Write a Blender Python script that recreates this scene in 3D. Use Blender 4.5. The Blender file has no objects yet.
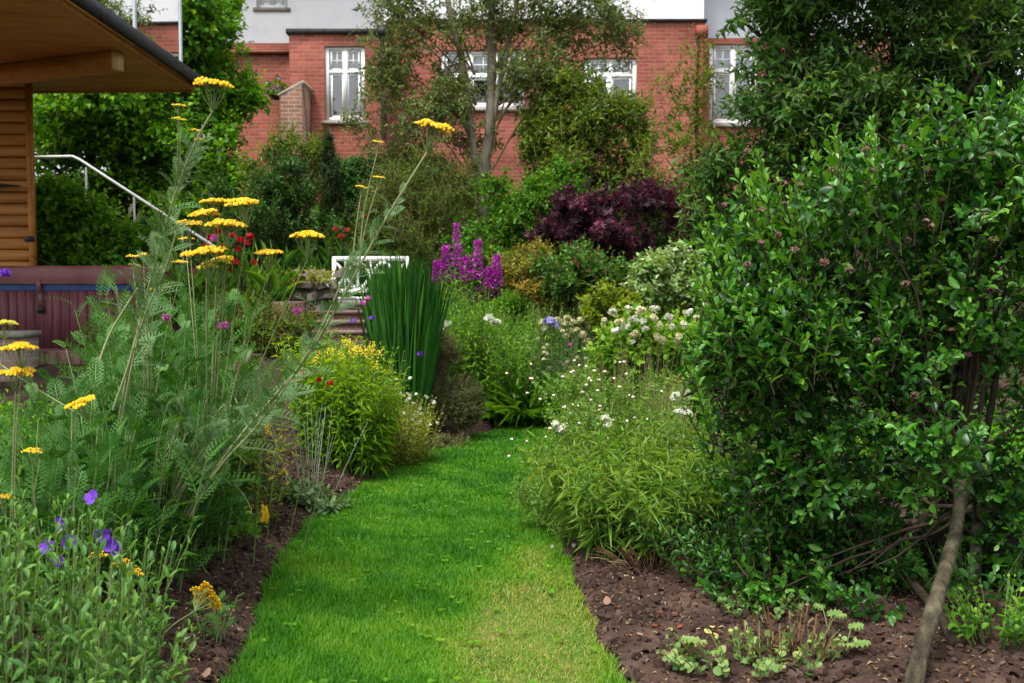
import bpy, math, random
import numpy as np
from math import radians, sin, cos, pi, tan

rng = np.random.default_rng(11)
random.seed(11)
S = bpy.context.scene
COL = S.collection
UP = np.array([0., 0., 1.])

# ------------------------------------------------------------------ camera
FPX, PITCH, EYE = 1000., radians(3.2), 1.5
_cp, _sp = cos(PITCH), sin(PITCH)


def at(px, py, Y):
    """Point of the garden seen in direction (px, py) from the photographer, Y metres away."""
    dx = (px - 512) / FPX
    dy = (341.5 - py) / FPX
    d = np.array([dx, _cp + dy * _sp, -_sp + dy * _cp])
    return np.array([0, 0, EYE]) + d * (Y / d[1])


cam = bpy.data.cameras.new('camera')
cam.sensor_width = 36
cam.lens = 36 * FPX / 1024
cam.clip_end = 1000
cam.dof.use_dof = True
cam.dof.focus_distance = 5.2
cam.dof.aperture_fstop = 4.5
co = bpy.data.objects.new('camera', cam)
co.location = (0, 0, EYE)
co.rotation_euler = (radians(90) - PITCH, 0, 0)
COL.objects.link(co)
S.camera = co

# ------------------------------------------------------------------ light
SUN_EL, SUN_ROT = radians(65), radians(216)      # behind the camera, from the left
w = bpy.data.worlds.new('World')
S.world = w
w.use_nodes = True
nt = w.node_tree
nt.nodes.clear()
sky = nt.nodes.new('ShaderNodeTexSky')
sky.sky_type = 'NISHITA'
sky.sun_disc = False
sky.sun_elevation = SUN_EL
sky.sun_rotation = SUN_ROT
sky.dust_density = 4
sky.air_density = 1.2
hs = nt.nodes.new('ShaderNodeHueSaturation')
hs.inputs['Saturation'].default_value = .3
bg = nt.nodes.new('ShaderNodeBackground')
bg.inputs['Strength'].default_value = .15
wo = nt.nodes.new('ShaderNodeOutputWorld')
nt.links.new(sky.outputs[0], hs.inputs['Color'])
nt.links.new(hs.outputs[0], bg.inputs[0])
nt.links.new(bg.outputs[0], wo.inputs[0])
sl = bpy.data.lights.new('sun', 'SUN')
sl.energy = 1.5
sl.angle = radians(14)
sl.color = (1, .965, .9)
so = bpy.data.objects.new('sun', sl)
COL.objects.link(so)
# sun direction: Nishita rotation measured from +Y towards +X
sd = np.array([sin(SUN_ROT) * cos(SUN_EL), cos(SUN_ROT) * cos(SUN_EL), sin(SUN_EL)])
from mathutils import Vector, Matrix
so.rotation_euler = Vector(sd).to_track_quat('Z', 'Y').to_euler()
S.view_settings.view_transform = 'Standard'
S.view_settings.look = 'None'
S.view_settings.gamma = 1
S.view_settings.exposure = 1.08
S.cycles.max_bounces = 6
S.cycles.diffuse_bounces = 3
S.cycles.glossy_bounces = 2
S.cycles.transmission_bounces = 4
S.cycles.transparent_max_bounces = 8
S.cycles.use_denoising = True
S.cycles.caustics_reflective = False
S.cycles.caustics_refractive = False


# ------------------------------------------------------------------ helpers
def nrm(a):
    return a / np.maximum(np.linalg.norm(a, axis=-1, keepdims=True), 1e-9)


def noise3(p, s=1.0, seed=0.):
    p = np.asarray(p) * s + seed * 7.31
    x, y, z = p[..., 0], p[..., 1], p[..., 2]
    return (np.sin(x * 1.7 + 1.3 * np.sin(y * 1.1 + z)) + np.sin(y * 1.9 + 1.1 * np.sin(z * 1.3 + x * .7)) +
            np.sin(z * 1.6 + 1.2 * np.sin(x * 1.2 + y * .9)) + .6 * np.sin(x * 3.7 + y * 2.9 + z * 3.3)) / 3.6


def tag(o, label=None, cat=None, group=None, kind=None):
    if label: o['label'] = label
    if cat: o['category'] = cat
    if group: o['group'] = group
    if kind: o['kind'] = kind
    return o


def thing(name, label, cat, loc, group=None):
    o = bpy.data.objects.new(name, None)
    o.empty_display_size = .1
    COL.objects.link(o)
    o.location = [float(v) for v in loc]
    return tag(o, label, cat, group)


class MB:
    """Collects geometry in numpy blocks; build() links it as ONE mesh object."""

    def __init__(self):
        self.V, self.Q, self.T, self.R, self.n = [], [], [], [], 0
        self.QM, self.TM = [], []

    def add(self, V, Q=None, T=None, rnd=None, m=0):
        V = np.asarray(V, float).reshape(-1, 3)
        if len(V) == 0: return
        self.V.append(V)
        if Q is not None and len(Q):
            Q = np.asarray(Q, np.int64).reshape(-1, 4) + self.n
            self.Q.append(Q); self.QM.append(np.full(len(Q), m))
        if T is not None and len(T):
            T = np.asarray(T, np.int64).reshape(-1, 3) + self.n
            self.T.append(T); self.TM.append(np.full(len(T), m))
        if rnd is None: rnd = .5
        self.R.append(np.broadcast_to(np.asarray(rnd, float), (len(V),)).copy())
        self.n += len(V)

    def box(self, x0, x1, y0, y1, z0, z1, m=0, M=None, rnd=.5):
        V = np.array([[x, y, z] for z in (z0, z1) for y in (y0, y1) for x in (x0, x1)], float)
        if M is not None: V = V @ np.array(M)[:3, :3].T + np.array(M)[:3, 3]
        Q = [(0, 2, 3, 1), (4, 5, 7, 6), (0, 1, 5, 4), (2, 6, 7, 3), (0, 4, 6, 2), (1, 3, 7, 5)]
        self.add(V, Q, rnd=rnd, m=m)

    def bar(self, a, b, wx, wz, m=0):
        """Rectangular bar from a to b; wx across, wz the other way."""
        a, b = np.asarray(a, float), np.asarray(b, float)
        t = nrm(b - a)
        ref = UP if abs(t[2]) < .9 else np.array([0, 1., 0])
        u = nrm(np.cross(t, ref)); v = np.cross(u, t)
        V = [p + u * su * wx / 2 + v * sv * wz / 2 for p in (a, b) for su, sv in ((-1, -1), (1, -1), (1, 1), (-1, 1))]
        self.add(V, [(0, 1, 5, 4), (1, 2, 6, 5), (2, 3, 7, 6), (3, 0, 4, 7), (3, 2, 1, 0), (4, 5, 6, 7)], m=m)

    def tubes(self, P, R, sides=4, rnd=.5, m=0):
        P = np.asarray(P, float)
        if P.ndim == 2: P = P[None]
        N, k, _ = P.shape
        R = np.broadcast_to(np.asarray(R, float), (N, k))
        T = np.gradient(P, axis=1) if k > 2 else np.repeat(P[:, 1:] - P[:, :1], 2, 1)
        T = nrm(T)
        mean = nrm(P[:, -1] - P[:, 0])
        ref = np.where(np.abs(mean[:, 2:3]) < .8, UP, np.array([1., 0, 0]))[:, None, :]
        U = nrm(np.cross(T, np.broadcast_to(ref, T.shape)))
        W = np.cross(T, U)
        a = np.arange(sides) / sides * 2 * pi
        V = P[:, :, None] + R[:, :, None, None] * (np.cos(a)[:, None] * U[:, :, None] + np.sin(a)[:, None] * W[:, :, None])
        idx = np.arange(N * k * sides).reshape(N, k, sides)
        A = idx[:, :-1]; B = idx[:, 1:]
        Q = np.stack([A, np.roll(A, -1, 2), np.roll(B, -1, 2), B], -1).reshape(-1, 4)
        if np.ndim(rnd): rnd = np.repeat(np.asarray(rnd), k * sides)
        self.add(V, Q, rnd=rnd, m=m)

    def place(self, tm, P, A, Nn, L, Wd, rnd=.5, curl=1., m=0):
        """Copies of a template (y along, x across, z normal) at P with axis A and normal Nn."""
        P = np.asarray(P, float).reshape(-1, 3); n = len(P)
        if n == 0: return
        A = nrm(np.asarray(A, float).reshape(-1, 3)); Nn = np.asarray(Nn, float).reshape(-1, 3)
        Nn = nrm(Nn - A * (A * Nn).sum(-1, keepdims=True))
        Sd = np.cross(A, Nn)
        L = np.broadcast_to(L, (n,))[:, None, None]; Wd = np.broadcast_to(Wd, (n,))[:, None, None]
        c = np.broadcast_to(curl, (n,))[:, None, None]
        t = tm['V']; k = len(t)
        V = P[:, None] + L * t[None, :, 1:2] * A[:, None] + Wd * t[None, :, 0:1] * Sd[:, None] + L * c * t[None, :, 2:3] * Nn[:, None]
        off = (np.arange(n) * k)[:, None, None]
        Q = (tm['Q'][None] + off).reshape(-1, 4) if len(tm['Q']) else None
        T = (tm['T'][None] + off).reshape(-1, 3) if len(tm['T']) else None
        self.add(V, Q, T, rnd=np.repeat(np.broadcast_to(rnd, (n,)), k), m=m)

    def build(self, name, mats, parent=None, smooth=False):
        me = bpy.data.meshes.new(name)
        if not isinstance(mats, (list, tuple)): mats = [mats]
        for m in mats: me.materials.append(m)
        V = np.concatenate(self.V); R = np.concatenate(self.R)
        loops, tot, mi = [], [], []
        if self.Q:
            q = np.concatenate(self.Q); loops.append(q.ravel()); tot.append(np.full(len(q), 4)); mi.append(np.concatenate(self.QM))
        if self.T:
            t = np.concatenate(self.T); loops.append(t.ravel()); tot.append(np.full(len(t), 3)); mi.append(np.concatenate(self.TM))
        loops = np.concatenate(loops).astype(np.int32); tot = np.concatenate(tot).astype(np.int32); mi = np.concatenate(mi).astype(np.int32)
        if parent is not None: V = V - np.array(world_loc(parent))
        me.vertices.add(len(V)); me.vertices.foreach_set('co', V.astype(np.float32).ravel())
        me.loops.add(len(loops)); me.loops.foreach_set('vertex_index', loops)
        me.polygons.add(len(tot))
        st = np.zeros(len(tot), np.int32); st[1:] = np.cumsum(tot)[:-1]
        me.polygons.foreach_set('loop_start', st)
        me.polygons.foreach_set('material_index', mi)
        if smooth: me.polygons.foreach_set('use_smooth', np.ones(len(tot), bool))
        at_ = me.attributes.new('rnd', 'FLOAT', 'POINT')
        at_.data.foreach_set('value', R.astype(np.float32))
        me.update(calc_edges=True)
        o = bpy.data.objects.new(name, me)
        COL.objects.link(o)
        if parent is not None: o.parent = parent
        return o


def world_loc(o):
    v = np.zeros(3)
    while o is not None:
        v += np.array(o.location); o = o.parent
    return v


# ------------------------------------------------------------------ materials
MATS = {}


def base_mat(name):
    m = bpy.data.materials.new(name); m.use_nodes = True
    n = m.node_tree.nodes; n.clear()
    out = n.new('ShaderNodeOutputMaterial')
    b = n.new('ShaderNodeBsdfPrincipled')
    m.node_tree.links.new(b.outputs[0], out.inputs[0])
    MATS[name] = m
    return m, n, m.node_tree.links, b, out


def leaf_mat(name, cols, rough=.45, trans=.35, spec=.3, tint=(1.3, 1.15, .45), gain=None):
    """Colour varies leaf by leaf (attribute rnd); thin-leaf translucency."""
    m, n, l, b, out = base_mat(name)
    if gain is None: gain = (1.75, 1.5, 1.0) if name.startswith('leaf') else (1, 1, 1)
    a = n.new('ShaderNodeAttribute'); a.attribute_name = 'rnd'
    r = n.new('ShaderNodeValToRGB')
    while len(r.color_ramp.elements) < len(cols): r.color_ramp.elements.new(.5)
    for e, (i, c) in zip(r.color_ramp.elements, enumerate(cols)):
        e.position = i / max(1, len(cols) - 1); e.color = (min(c[0] * gain[0], .8), min(c[1] * gain[1], .8), min(c[2] * gain[2], .8), 1)
    l.new(a.outputs['Fac'], r.inputs[0])
    l.new(r.outputs[0], b.inputs['Base Color'])
    b.inputs['Roughness'].default_value = rough
    b.inputs['Specular IOR Level'].default_value = spec
    if trans > 0:
        t = n.new('ShaderNodeBsdfTranslucent')
        mu = n.new('ShaderNodeMix'); mu.data_type = 'RGBA'; mu.blend_type = 'MULTIPLY'
        mu.inputs[0].default_value = 1
        l.new(r.outputs[0], mu.inputs[6]); mu.inputs[7].default_value = (*tint, 1)
        l.new(mu.outputs[2], t.inputs[0])
        mx = n.new('ShaderNodeMixShader'); mx.inputs[0].default_value = trans
        l.new(b.outputs[0], mx.inputs[1]); l.new(t.outputs[0], mx.inputs[2]); l.new(mx.outputs[0], out.inputs[0])
    return m


def noise_mat(name, cols, scale=8, rough=.8, bump=.3, spec=.3, stretch=(1, 1, 1), detail=6, bscale=None, dist=.02, metal=0):
    m, n, l, b, out = base_mat(name)
    tc = n.new('ShaderNodeTexCoord'); mp = n.new('ShaderNodeMapping'); mp.inputs['Scale'].default_value = stretch
    l.new(tc.outputs['Object'], mp.inputs[0])
    t = n.new('ShaderNodeTexNoise'); t.inputs['Scale'].default_value = scale; t.inputs['Detail'].default_value = detail
    l.new(mp.outputs[0], t.inputs[0])
    r = n.new('ShaderNodeValToRGB')
    while len(r.color_ramp.elements) < len(cols): r.color_ramp.elements.new(.5)
    for i, (e, c) in enumerate(zip(r.color_ramp.elements, cols)):
        e.position = .28 + .44 * i / max(1, len(cols) - 1); e.color = (*c, 1)
    l.new(t.outputs[0], r.inputs[0]); l.new(r.outputs[0], b.inputs['Base Color'])
    b.inputs['Roughness'].default_value = rough; b.inputs['Specular IOR Level'].default_value = spec
    b.inputs['Metallic'].default_value = metal
    if bump:
        t2 = n.new('ShaderNodeTexNoise'); t2.inputs['Scale'].default_value = bscale or scale * 3; t2.inputs['Detail'].default_value = 6
        l.new(mp.outputs[0], t2.inputs[0])
        bp = n.new('ShaderNodeBump'); bp.inputs['Strength'].default_value = bump; bp.inputs['Distance'].default_value = dist
        l.new(t2.outputs[0], bp.inputs['Height']); l.new(bp.outputs[0], b.inputs['Normal'])
    return m


def brick_mat(name, c1, c2, mortar, bw=.225, rh=.075, ms=.011, stain=.5):
    m, n, l, b, out = base_mat(name)
    tc = n.new('ShaderNodeTexCoord'); sx = n.new('ShaderNodeSeparateXYZ'); l.new(tc.outputs['Object'], sx.inputs[0])
    ad = n.new('ShaderNodeMath'); l.new(sx.outputs[0], ad.inputs[0]); l.new(sx.outputs[1], ad.inputs[1])
    cb = n.new('ShaderNodeCombineXYZ'); l.new(ad.outputs[0], cb.inputs[0]); l.new(sx.outputs[2], cb.inputs[1])
    bt = n.new('ShaderNodeTexBrick')
    bt.inputs['Scale'].default_value = 1; bt.inputs['Brick Width'].default_value = bw; bt.inputs['Row Height'].default_value = rh
    bt.inputs['Mortar Size'].default_value = ms; bt.inputs['Mortar Smooth'].default_value = .3; bt.inputs['Bias'].default_value = -.1
    bt.inputs['Color1'].default_value = (*c1, 1); bt.inputs['Color2'].default_value = (*c2, 1); bt.inputs['Mortar'].default_value = (*mortar, 1)
    l.new(cb.outputs[0], bt.inputs['Vector'])
    ns = n.new('ShaderNodeTexNoise'); ns.inputs['Scale'].default_value = 1.1; ns.inputs['Detail'].default_value = 7
    l.new(tc.outputs['Object'], ns.inputs[0])
    rr = n.new('ShaderNodeValToRGB'); rr.color_ramp.elements[0].position = .35; rr.color_ramp.elements[1].position = .65
    rr.color_ramp.elements[0].color = (.62, .6, .6, 1); rr.color_ramp.elements[1].color = (1.1, 1.08, 1.05, 1)
    l.new(ns.outputs[0], rr.inputs[0])
    mu = n.new('ShaderNodeMix'); mu.data_type = 'RGBA'; mu.blend_type = 'MULTIPLY'; mu.inputs[0].default_value = stain
    l.new(bt.outputs[0], mu.inputs[6]); l.new(rr.outputs[0], mu.inputs[7]); l.new(mu.outputs[2], b.inputs['Base Color'])
    b.inputs['Roughness'].default_value = .9; b.inputs['Specular IOR Level'].default_value = .2
    bp = n.new('ShaderNodeBump'); bp.invert = True; bp.inputs['Strength'].default_value = .6; bp.inputs['Distance'].default_value = .01
    l.new(bt.outputs['Fac'], bp.inputs['Height']); l.new(bp.outputs[0], b.inputs['Normal'])
    return m


def glass_mat(name, tint=(.9, .95, .93), refl=.12):
    m, n, l, b, out = base_mat(name)
    n.remove(b)
    t = n.new('ShaderNodeBsdfTransparent'); t.inputs[0].default_value = (*tint, 1)
    g = n.new('ShaderNodeBsdfGlossy'); g.inputs['Roughness'].default_value = .02
    fr = n.new('ShaderNodeFresnel'); fr.inputs[0].default_value = 1.5
    ad = n.new('ShaderNodeMath'); ad.inputs[1].default_value = refl - .04; l.new(fr.outputs[0], ad.inputs[0])
    mx = n.new('ShaderNodeMixShader'); l.new(ad.outputs[0], mx.inputs[0]); l.new(t.outputs[0], mx.inputs[1]); l.new(g.outputs[0], mx.inputs[2])
    l.new(mx.outputs[0], out.inputs[0])
    return m


# foliage families (base colours)
L_SHRUB = leaf_mat('leaf_glossy_mid', [(.01, .05, .007), (.024, .11, .01), (.055, .19, .014), (.11, .27, .025)], rough=.36, trans=.3, spec=.45, gain=(1.35, 1.3, 1.2))
L_DARK = leaf_mat('leaf_dark', [(.008, .035, .01), (.018, .065, .014), (.03, .10, .02), (.055, .14, .02)], rough=.42, trans=.3, gain=(2.1, 1.8, 1.1))
L_OAK = leaf_mat('leaf_oak', [(.012, .04, .012), (.025, .08, .018), (.04, .115, .025), (.085, .14, .025)], rough=.45, trans=.35, gain=(2.2, 1.9, 1.2))
L_BEECH = leaf_mat('leaf_beech', [(.018, .085, .005), (.035, .14, .008), (.065, .20, .01), (.11, .26, .015)], rough=.45, trans=.45, gain=(2.1, 1.75, 1.1))
L_GREY = leaf_mat('leaf_grey_green', [(.03, .07, .03), (.06, .12, .045), (.10, .17, .06), (.15, .2, .07)], rough=.5, trans=.35)
L_OLIVE = leaf_mat('leaf_olive', [(.035, .07, .01), (.07, .12, .015), (.12, .17, .02), (.2, .2, .03)], rough=.5, trans=.4, gain=(1.5, 1.65, 1))
L_YELLOW = leaf_mat('leaf_yellow_green', [(.07, .14, .008), (.14, .23, .01), (.25, .32, .015), (.4, .38, .02)], rough=.5, trans=.4, gain=(1.1, 1.15, 1))
L_GOLD = leaf_mat('leaf_gold', [(.15, .16, .015), (.3, .26, .02), (.42, .34, .03), (.45, .22, .05)], rough=.5, trans=.4, gain=(.85, 1, 1))
L_PURPLE = leaf_mat('leaf_purple', [(.02, .008, .015), (.05, .014, .03), (.11, .022, .05), (.2, .04, .075)], rough=.45, trans=.35, tint=(1.2, .6, .9), gain=(1.25, 1.5, 1.25))
L_VARIEG = leaf_mat('leaf_variegated', [(.06, .16, .02), (.2, .34, .06), (.4, .5, .17), (.58, .63, .36)], rough=.5, trans=.3, gain=(.9, 1, 1.15))
L_FERN = leaf_mat('leaf_fern', [(.018, .075, .012), (.035, .125, .02), (.06, .175, .032), (.1, .22, .06)], rough=.5, trans=.3, gain=(1.35, 1.3, 1.0))
L_SILVER = leaf_mat('leaf_silver', [(.04, .11, .045), (.075, .16, .07), (.12, .21, .10), (.2, .28, .16)], rough=.6, trans=.25, gain=(1.15, 1.2, .9))
L_HERB = leaf_mat('leaf_herb', [(.02, .09, .01), (.04, .15, .014), (.08, .22, .02), (.15, .3, .03)], rough=.45, trans=.4)
L_PENST = leaf_mat('leaf_penstemon', [(.025, .09, .025), (.05, .15, .04), (.085, .21, .055), (.14, .27, .08)], rough=.42, trans=.3)
L_GRASS = leaf_mat('leaf_tall_grass', [(.008, .05, .014), (.016, .085, .018), (.03, .13, .022), (.06, .18, .03)], rough=.45, trans=.35, gain=(2, 1.8, 1.1))
L_LAWN = leaf_mat('lawn_blade', [(.018, .12, .003), (.04, .19, .004), (.085, .26, .007), (.17, .27, .022), (.34, .3, .1)], rough=.5, trans=.4, spec=.25, gain=(1.4, 1.2, 1.4))
L_SANTO = leaf_mat('leaf_santolina', [(.03, .05, .022), (.055, .085, .038), (.09, .12, .06), (.14, .16, .09)], rough=.7, trans=.2)
L_CONIF = leaf_mat('leaf_conifer', [(.008, .03, .012), (.015, .05, .016), (.025, .075, .02), (.04, .1, .025)], rough=.55, trans=.15)
L_BLUE = leaf_mat('leaf_blue_grey', [(.04, .09, .07), (.08, .14, .12), (.12, .19, .16), (.17, .24, .2)], rough=.5, trans=.2)
L_DRY = leaf_mat('dry_leaf', [(.06, .03, .018), (.14, .07, .035), (.25, .16, .07), (.4, .32, .18)], rough=.8, trans=.2, tint=(1, .9, .7))
L_WEED = leaf_mat('leaf_weed', [(.05, .13, .04), (.1, .2, .08), (.16, .26, .12), (.28, .33, .1)], rough=.55, trans=.3)
F_YEL = leaf_mat('petal_yellow', [(.36, .19, .008), (.72, .42, .005), (.82, .52, .01), (.8, .6, .05)], rough=.7, trans=.15, tint=(1, .9, .3))
F_YELG = leaf_mat('petal_yellow_unripe', [(.3, .33, .03), (.45, .42, .03), (.6, .5, .03)], rough=.7, trans=.15)
F_WHITE = leaf_mat('petal_white', [(.55, .6, .4), (.75, .76, .62), (.82, .82, .76)], rough=.6, trans=.3, tint=(1, 1, .9))
F_CREAM = leaf_mat('petal_cream', [(.5, .48, .22), (.7, .66, .38), (.8, .78, .6)], rough=.6, trans=.3, tint=(1, 1, .8))
F_MAG = leaf_mat('petal_magenta', [(.36, .02, .32), (.55, .045, .5), (.7, .11, .64)], rough=.6, trans=.3, tint=(1, .7, 1))
F_FUCH = leaf_mat('petal_fuchsia', [(.14, .01, .015), (.25, .02, .03)], rough=.6, trans=.2)
F_RED = leaf_mat('petal_red', [(.3, .004, .008), (.5, .008, .015), (.6, .02, .03)], rough=.55, trans=.25, tint=(1, .5, .5))
F_PUR = leaf_mat('petal_purple', [(.1, .02, .35), (.16, .035, .5), (.24, .08, .6)], rough=.55, trans=.3, tint=(1, .8, 1))
F_LILAC = leaf_mat('petal_lilac', [(.3, .25, .6), (.4, .35, .7), (.5, .45, .75)], rough=.6, trans=.3, tint=(1, .9, 1))
F_PINK = leaf_mat('petal_pink', [(.5, .06, .35), (.65, .15, .5)], rough=.6, trans=.3, tint=(1, .8, 1))
F_BROWN = leaf_mat('seed_brown', [(.035, .018, .012), (.07, .032, .024), (.13, .06, .048), (.2, .12, .08)], rough=.85, trans=0)
ST_GREEN = leaf_mat('stem_green', [(.06, .12, .02), (.12, .19, .045), (.2, .25, .09)], rough=.55, trans=0)
ST_PALE = leaf_mat('stem_pale', [(.11, .16, .05), (.19, .23, .09), (.3, .32, .16)], rough=.6, trans=0)
ST_BROWN = leaf_mat('stem_brown', [(.06, .035, .02), (.12, .075, .04), (.22, .15, .08)], rough=.8, trans=0)
ST_DARK = leaf_mat('stem_dark', [(.02, .014, .009), (.04, .028, .018), (.07, .05, .03)], rough=.8, trans=0)
BARK_GREY = noise_mat('bark_grey', [(.10, .085, .06), (.2, .175, .13), (.32, .29, .22)], scale=9, bump=.5, stretch=(1, 1, .35))
BARK_TAN = noise_mat('bark_tan', [(.014, .011, .007), (.04, .031, .017), (.07, .058, .032), (.13, .115, .07)], scale=22, bump=.8, stretch=(1, 1, .3))
BARK_DARK = noise_mat('bark_dark', [(.03, .022, .015), (.06, .045, .03), (.1, .08, .05)], scale=12, bump=.5, stretch=(1, 1, .3))
M_WHITE = noise_mat('white_paint', [(.74, .74, .72), (.8, .8, .79)], scale=3, rough=.5, bump=.05)
M_RENDER = noise_mat('white_render', [(.72, .73, .75), (.8, .8, .82), (.82, .82, .84)], scale=2.5, rough=.85, bump=.25, bscale=30, dist=.006)
M_RENDER_GREY = noise_mat('grey_render', [(.5, .52, .58), (.58, .6, .66)], scale=2.5, rough=.85, bump=.25, bscale=30, dist=.006)
M_BRICK = brick_mat('red_brick', (.45, .13, .09), (.3, .082, .06), (.36, .2, .155), ms=.009, stain=.95)
M_BRICK_B = brick_mat('brown_brick', (.19, .095, .06), (.13, .06, .045), (.22, .18, .14))
M_BRICK_P = brick_mat('purple_brick', (.17, .075, .06), (.13, .055, .05), (.2, .15, .13))
M_STONE = noise_mat('stone_cap', [(.22, .2, .16), (.36, .33, .28)], scale=5, bump=.4)
M_ROCK = noise_mat('rock', [(.09, .075, .06), (.17, .145, .12), (.26, .23, .19)], scale=7, bump=.6)
M_TILE = noise_mat('clay_tile', [(.22, .07, .045), (.34, .12, .08)], scale=6, bump=.2)
M_BLACK = noise_mat('black_plastic', [(.012, .012, .013), (.03, .03, .03)], scale=4, rough=.45, bump=.05)
M_LEAD = noise_mat('roof_felt', [(.02, .02, .022), (.05, .05, .052)], scale=14, rough=.8, bump=.4)
M_STEEL = noise_mat('steel', [(.45, .46, .48), (.6, .61, .62)], scale=5, rough=.35, bump=.03, metal=.6)
M_GLASS = glass_mat('clear_glass', (.86, .93, .9), .1)
M_WGLASS = glass_mat('window_glass', (.75, .8, .82), .2)
M_ROOM_SHADE = noise_mat('room_shade', [(.02, .022, .028), (.05, .055, .07)], scale=1.5, rough=.9, bump=0)
M_BLIND = noise_mat('blind', [(.55, .57, .62), (.72, .73, .76)], scale=4, rough=.8, bump=.1)
M_LOG = noise_mat('stained_log', [(.22, .085, .018), (.36, .15, .03), (.46, .2, .045)], scale=5, rough=.5, bump=.25, stretch=(.25, 1, 3))
M_SOFFIT = noise_mat('stained_board', [(.3, .115, .02), (.42, .165, .03), (.5, .21, .042)], scale=4, rough=.55, bump=.15, stretch=(.4, 2.5, 2.5))
M_PALEWOOD = noise_mat('pale_end_grain', [(.5, .3, .12), (.62, .42, .2)], scale=20, bump=.1)
M_TUB = noise_mat('maroon_panel', [(.075, .022, .028), (.12, .035, .042), (.17, .055, .06)], scale=5, rough=.55, bump=.2, stretch=(5, 5, .3))
M_COVER = noise_mat('maroon_vinyl', [(.11, .035, .035), (.16, .055, .055), (.2, .08, .075)], scale=3, rough=.4, bump=.15)
M_BLUE = noise_mat('blue_trim', [(.01, .03, .12), (.02, .06, .2)], scale=8, rough=.4, bump=.05)
M_SLEEPER = noise_mat('dark_board', [(.012, .01, .01), (.03, .025, .024)], scale=6, rough=.7, bump=.3, stretch=(.3, 3, 3))
M_PAVE = noise_mat('paving', [(.2, .18, .15), (.32, .3, .26)], scale=4, rough=.9, bump=.3)
M_SOIL = noise_mat('soil', [(.016, .01, .007), (.045, .027, .02), (.075, .045, .034), (.12, .082, .06)], scale=5, rough=.95, bump=1, bscale=60, dist=.015, spec=.15)
M_CLOD = leaf_mat('soil_clod', [(.016, .009, .007), (.042, .025, .019), (.078, .049, .037), (.15, .11, .08)], rough=.95, trans=0, spec=.15)
M_LAWN = noise_mat('lawn_floor', [(.04, .09, .008), (.07, .13, .012), (.16, .15, .045)], scale=5, rough=.95, bump=.5, bscale=80)
M_HILL = noise_mat('planted_ground', [(.02, .03, .008), (.04, .045, .015), (.07, .055, .03)], scale=3, rough=.95, bump=.6)


# ------------------------------------------------------------------ leaf templates
def tmpl(V, Q=(), T=()):
    return dict(V=np.array(V, float), Q=np.array(Q, int).reshape(-1, 4), T=np.array(T, int).reshape(-1, 3))


def leaf_t(ts, ws, fold=.12, curl=-.25):
    """Leaf blade with a midrib: rows at ts with half widths ws, folded along the rib and curled."""
    V = [(0, 0, 0)]
    for t, wd in zip(ts, ws):
        z = curl * t * t
        V += [(-wd, t, z + fold * wd), (0, t, z), (wd, t, z + fold * wd)]
    V.append((0, 1, curl))
    n = len(ts); Q, T = [], [(0, 2, 1), (0, 3, 2)]
    for i in range(n - 1):
        a = 1 + 3 * i; b = a + 3
        Q += [(a, a + 1, b + 1, b), (a + 1, a + 2, b + 2, b + 1)]
    a = 1 + 3 * (n - 1); e = len(V) - 1
    T += [(a, a + 1, e), (a + 1, a + 2, e)]
    return tmpl(V, Q, T)


T_OVAL = leaf_t((.25, .62, .88), (.33, .5, .3), .25, -.16)        # obovate
T_OVAL5 = leaf_t((.5,), (.5,), .3, -.2)
T_LANCE = leaf_t((.3, .65), (.5, .38), .25, -.3)
T_LANCE5 = leaf_t((.42,), (.5,), .3, -.3)
T_DIA = tmpl([(0, 0, 0), (-.5, .5, .1), (0, 1, -.12), (.5, .5, .1)], T=[(0, 2, 1), (0, 3, 2)])
T_ROUND = leaf_t((.15, .5, .85), (.4, .55, .4), .15, -.1)
T_BLADE = leaf_t((.35, .7), (.5, .38), .3, -.12)
T_BLADE3 = tmpl([(-.5, 0, 0), (.5, 0, 0), (-.4, .5, -.05), (.4, .5, -.05), (0, 1, -.22)], [(0, 1, 3, 2)], [(2, 3, 4)])
T_ARCH = leaf_t((.2, .4, .6, .8), (.4, .5, .45, .3), .3, -.75)


def palm_t(n=5, spread=150):
    V, T = [(0, 0, 0)], []
    for i in range(n):
        a = radians(-spread / 2 + spread * i / (n - 1)); L = 1 - .4 * abs(i - (n - 1) / 2) / ((n - 1) / 2)
        k = len(V); c, s = cos(a), sin(a)
        for (u, v, z) in ((-.13, .45, .03), (0, 1, -.12), (.13, .45, .03)):
            V.append(((u * c + v * s) * L, (v * c - u * s) * L, z))
        T += [(0, k + 1, k), (0, k + 2, k + 1)]
    return tmpl(V, T=T)


T_PALM = palm_t()


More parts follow.
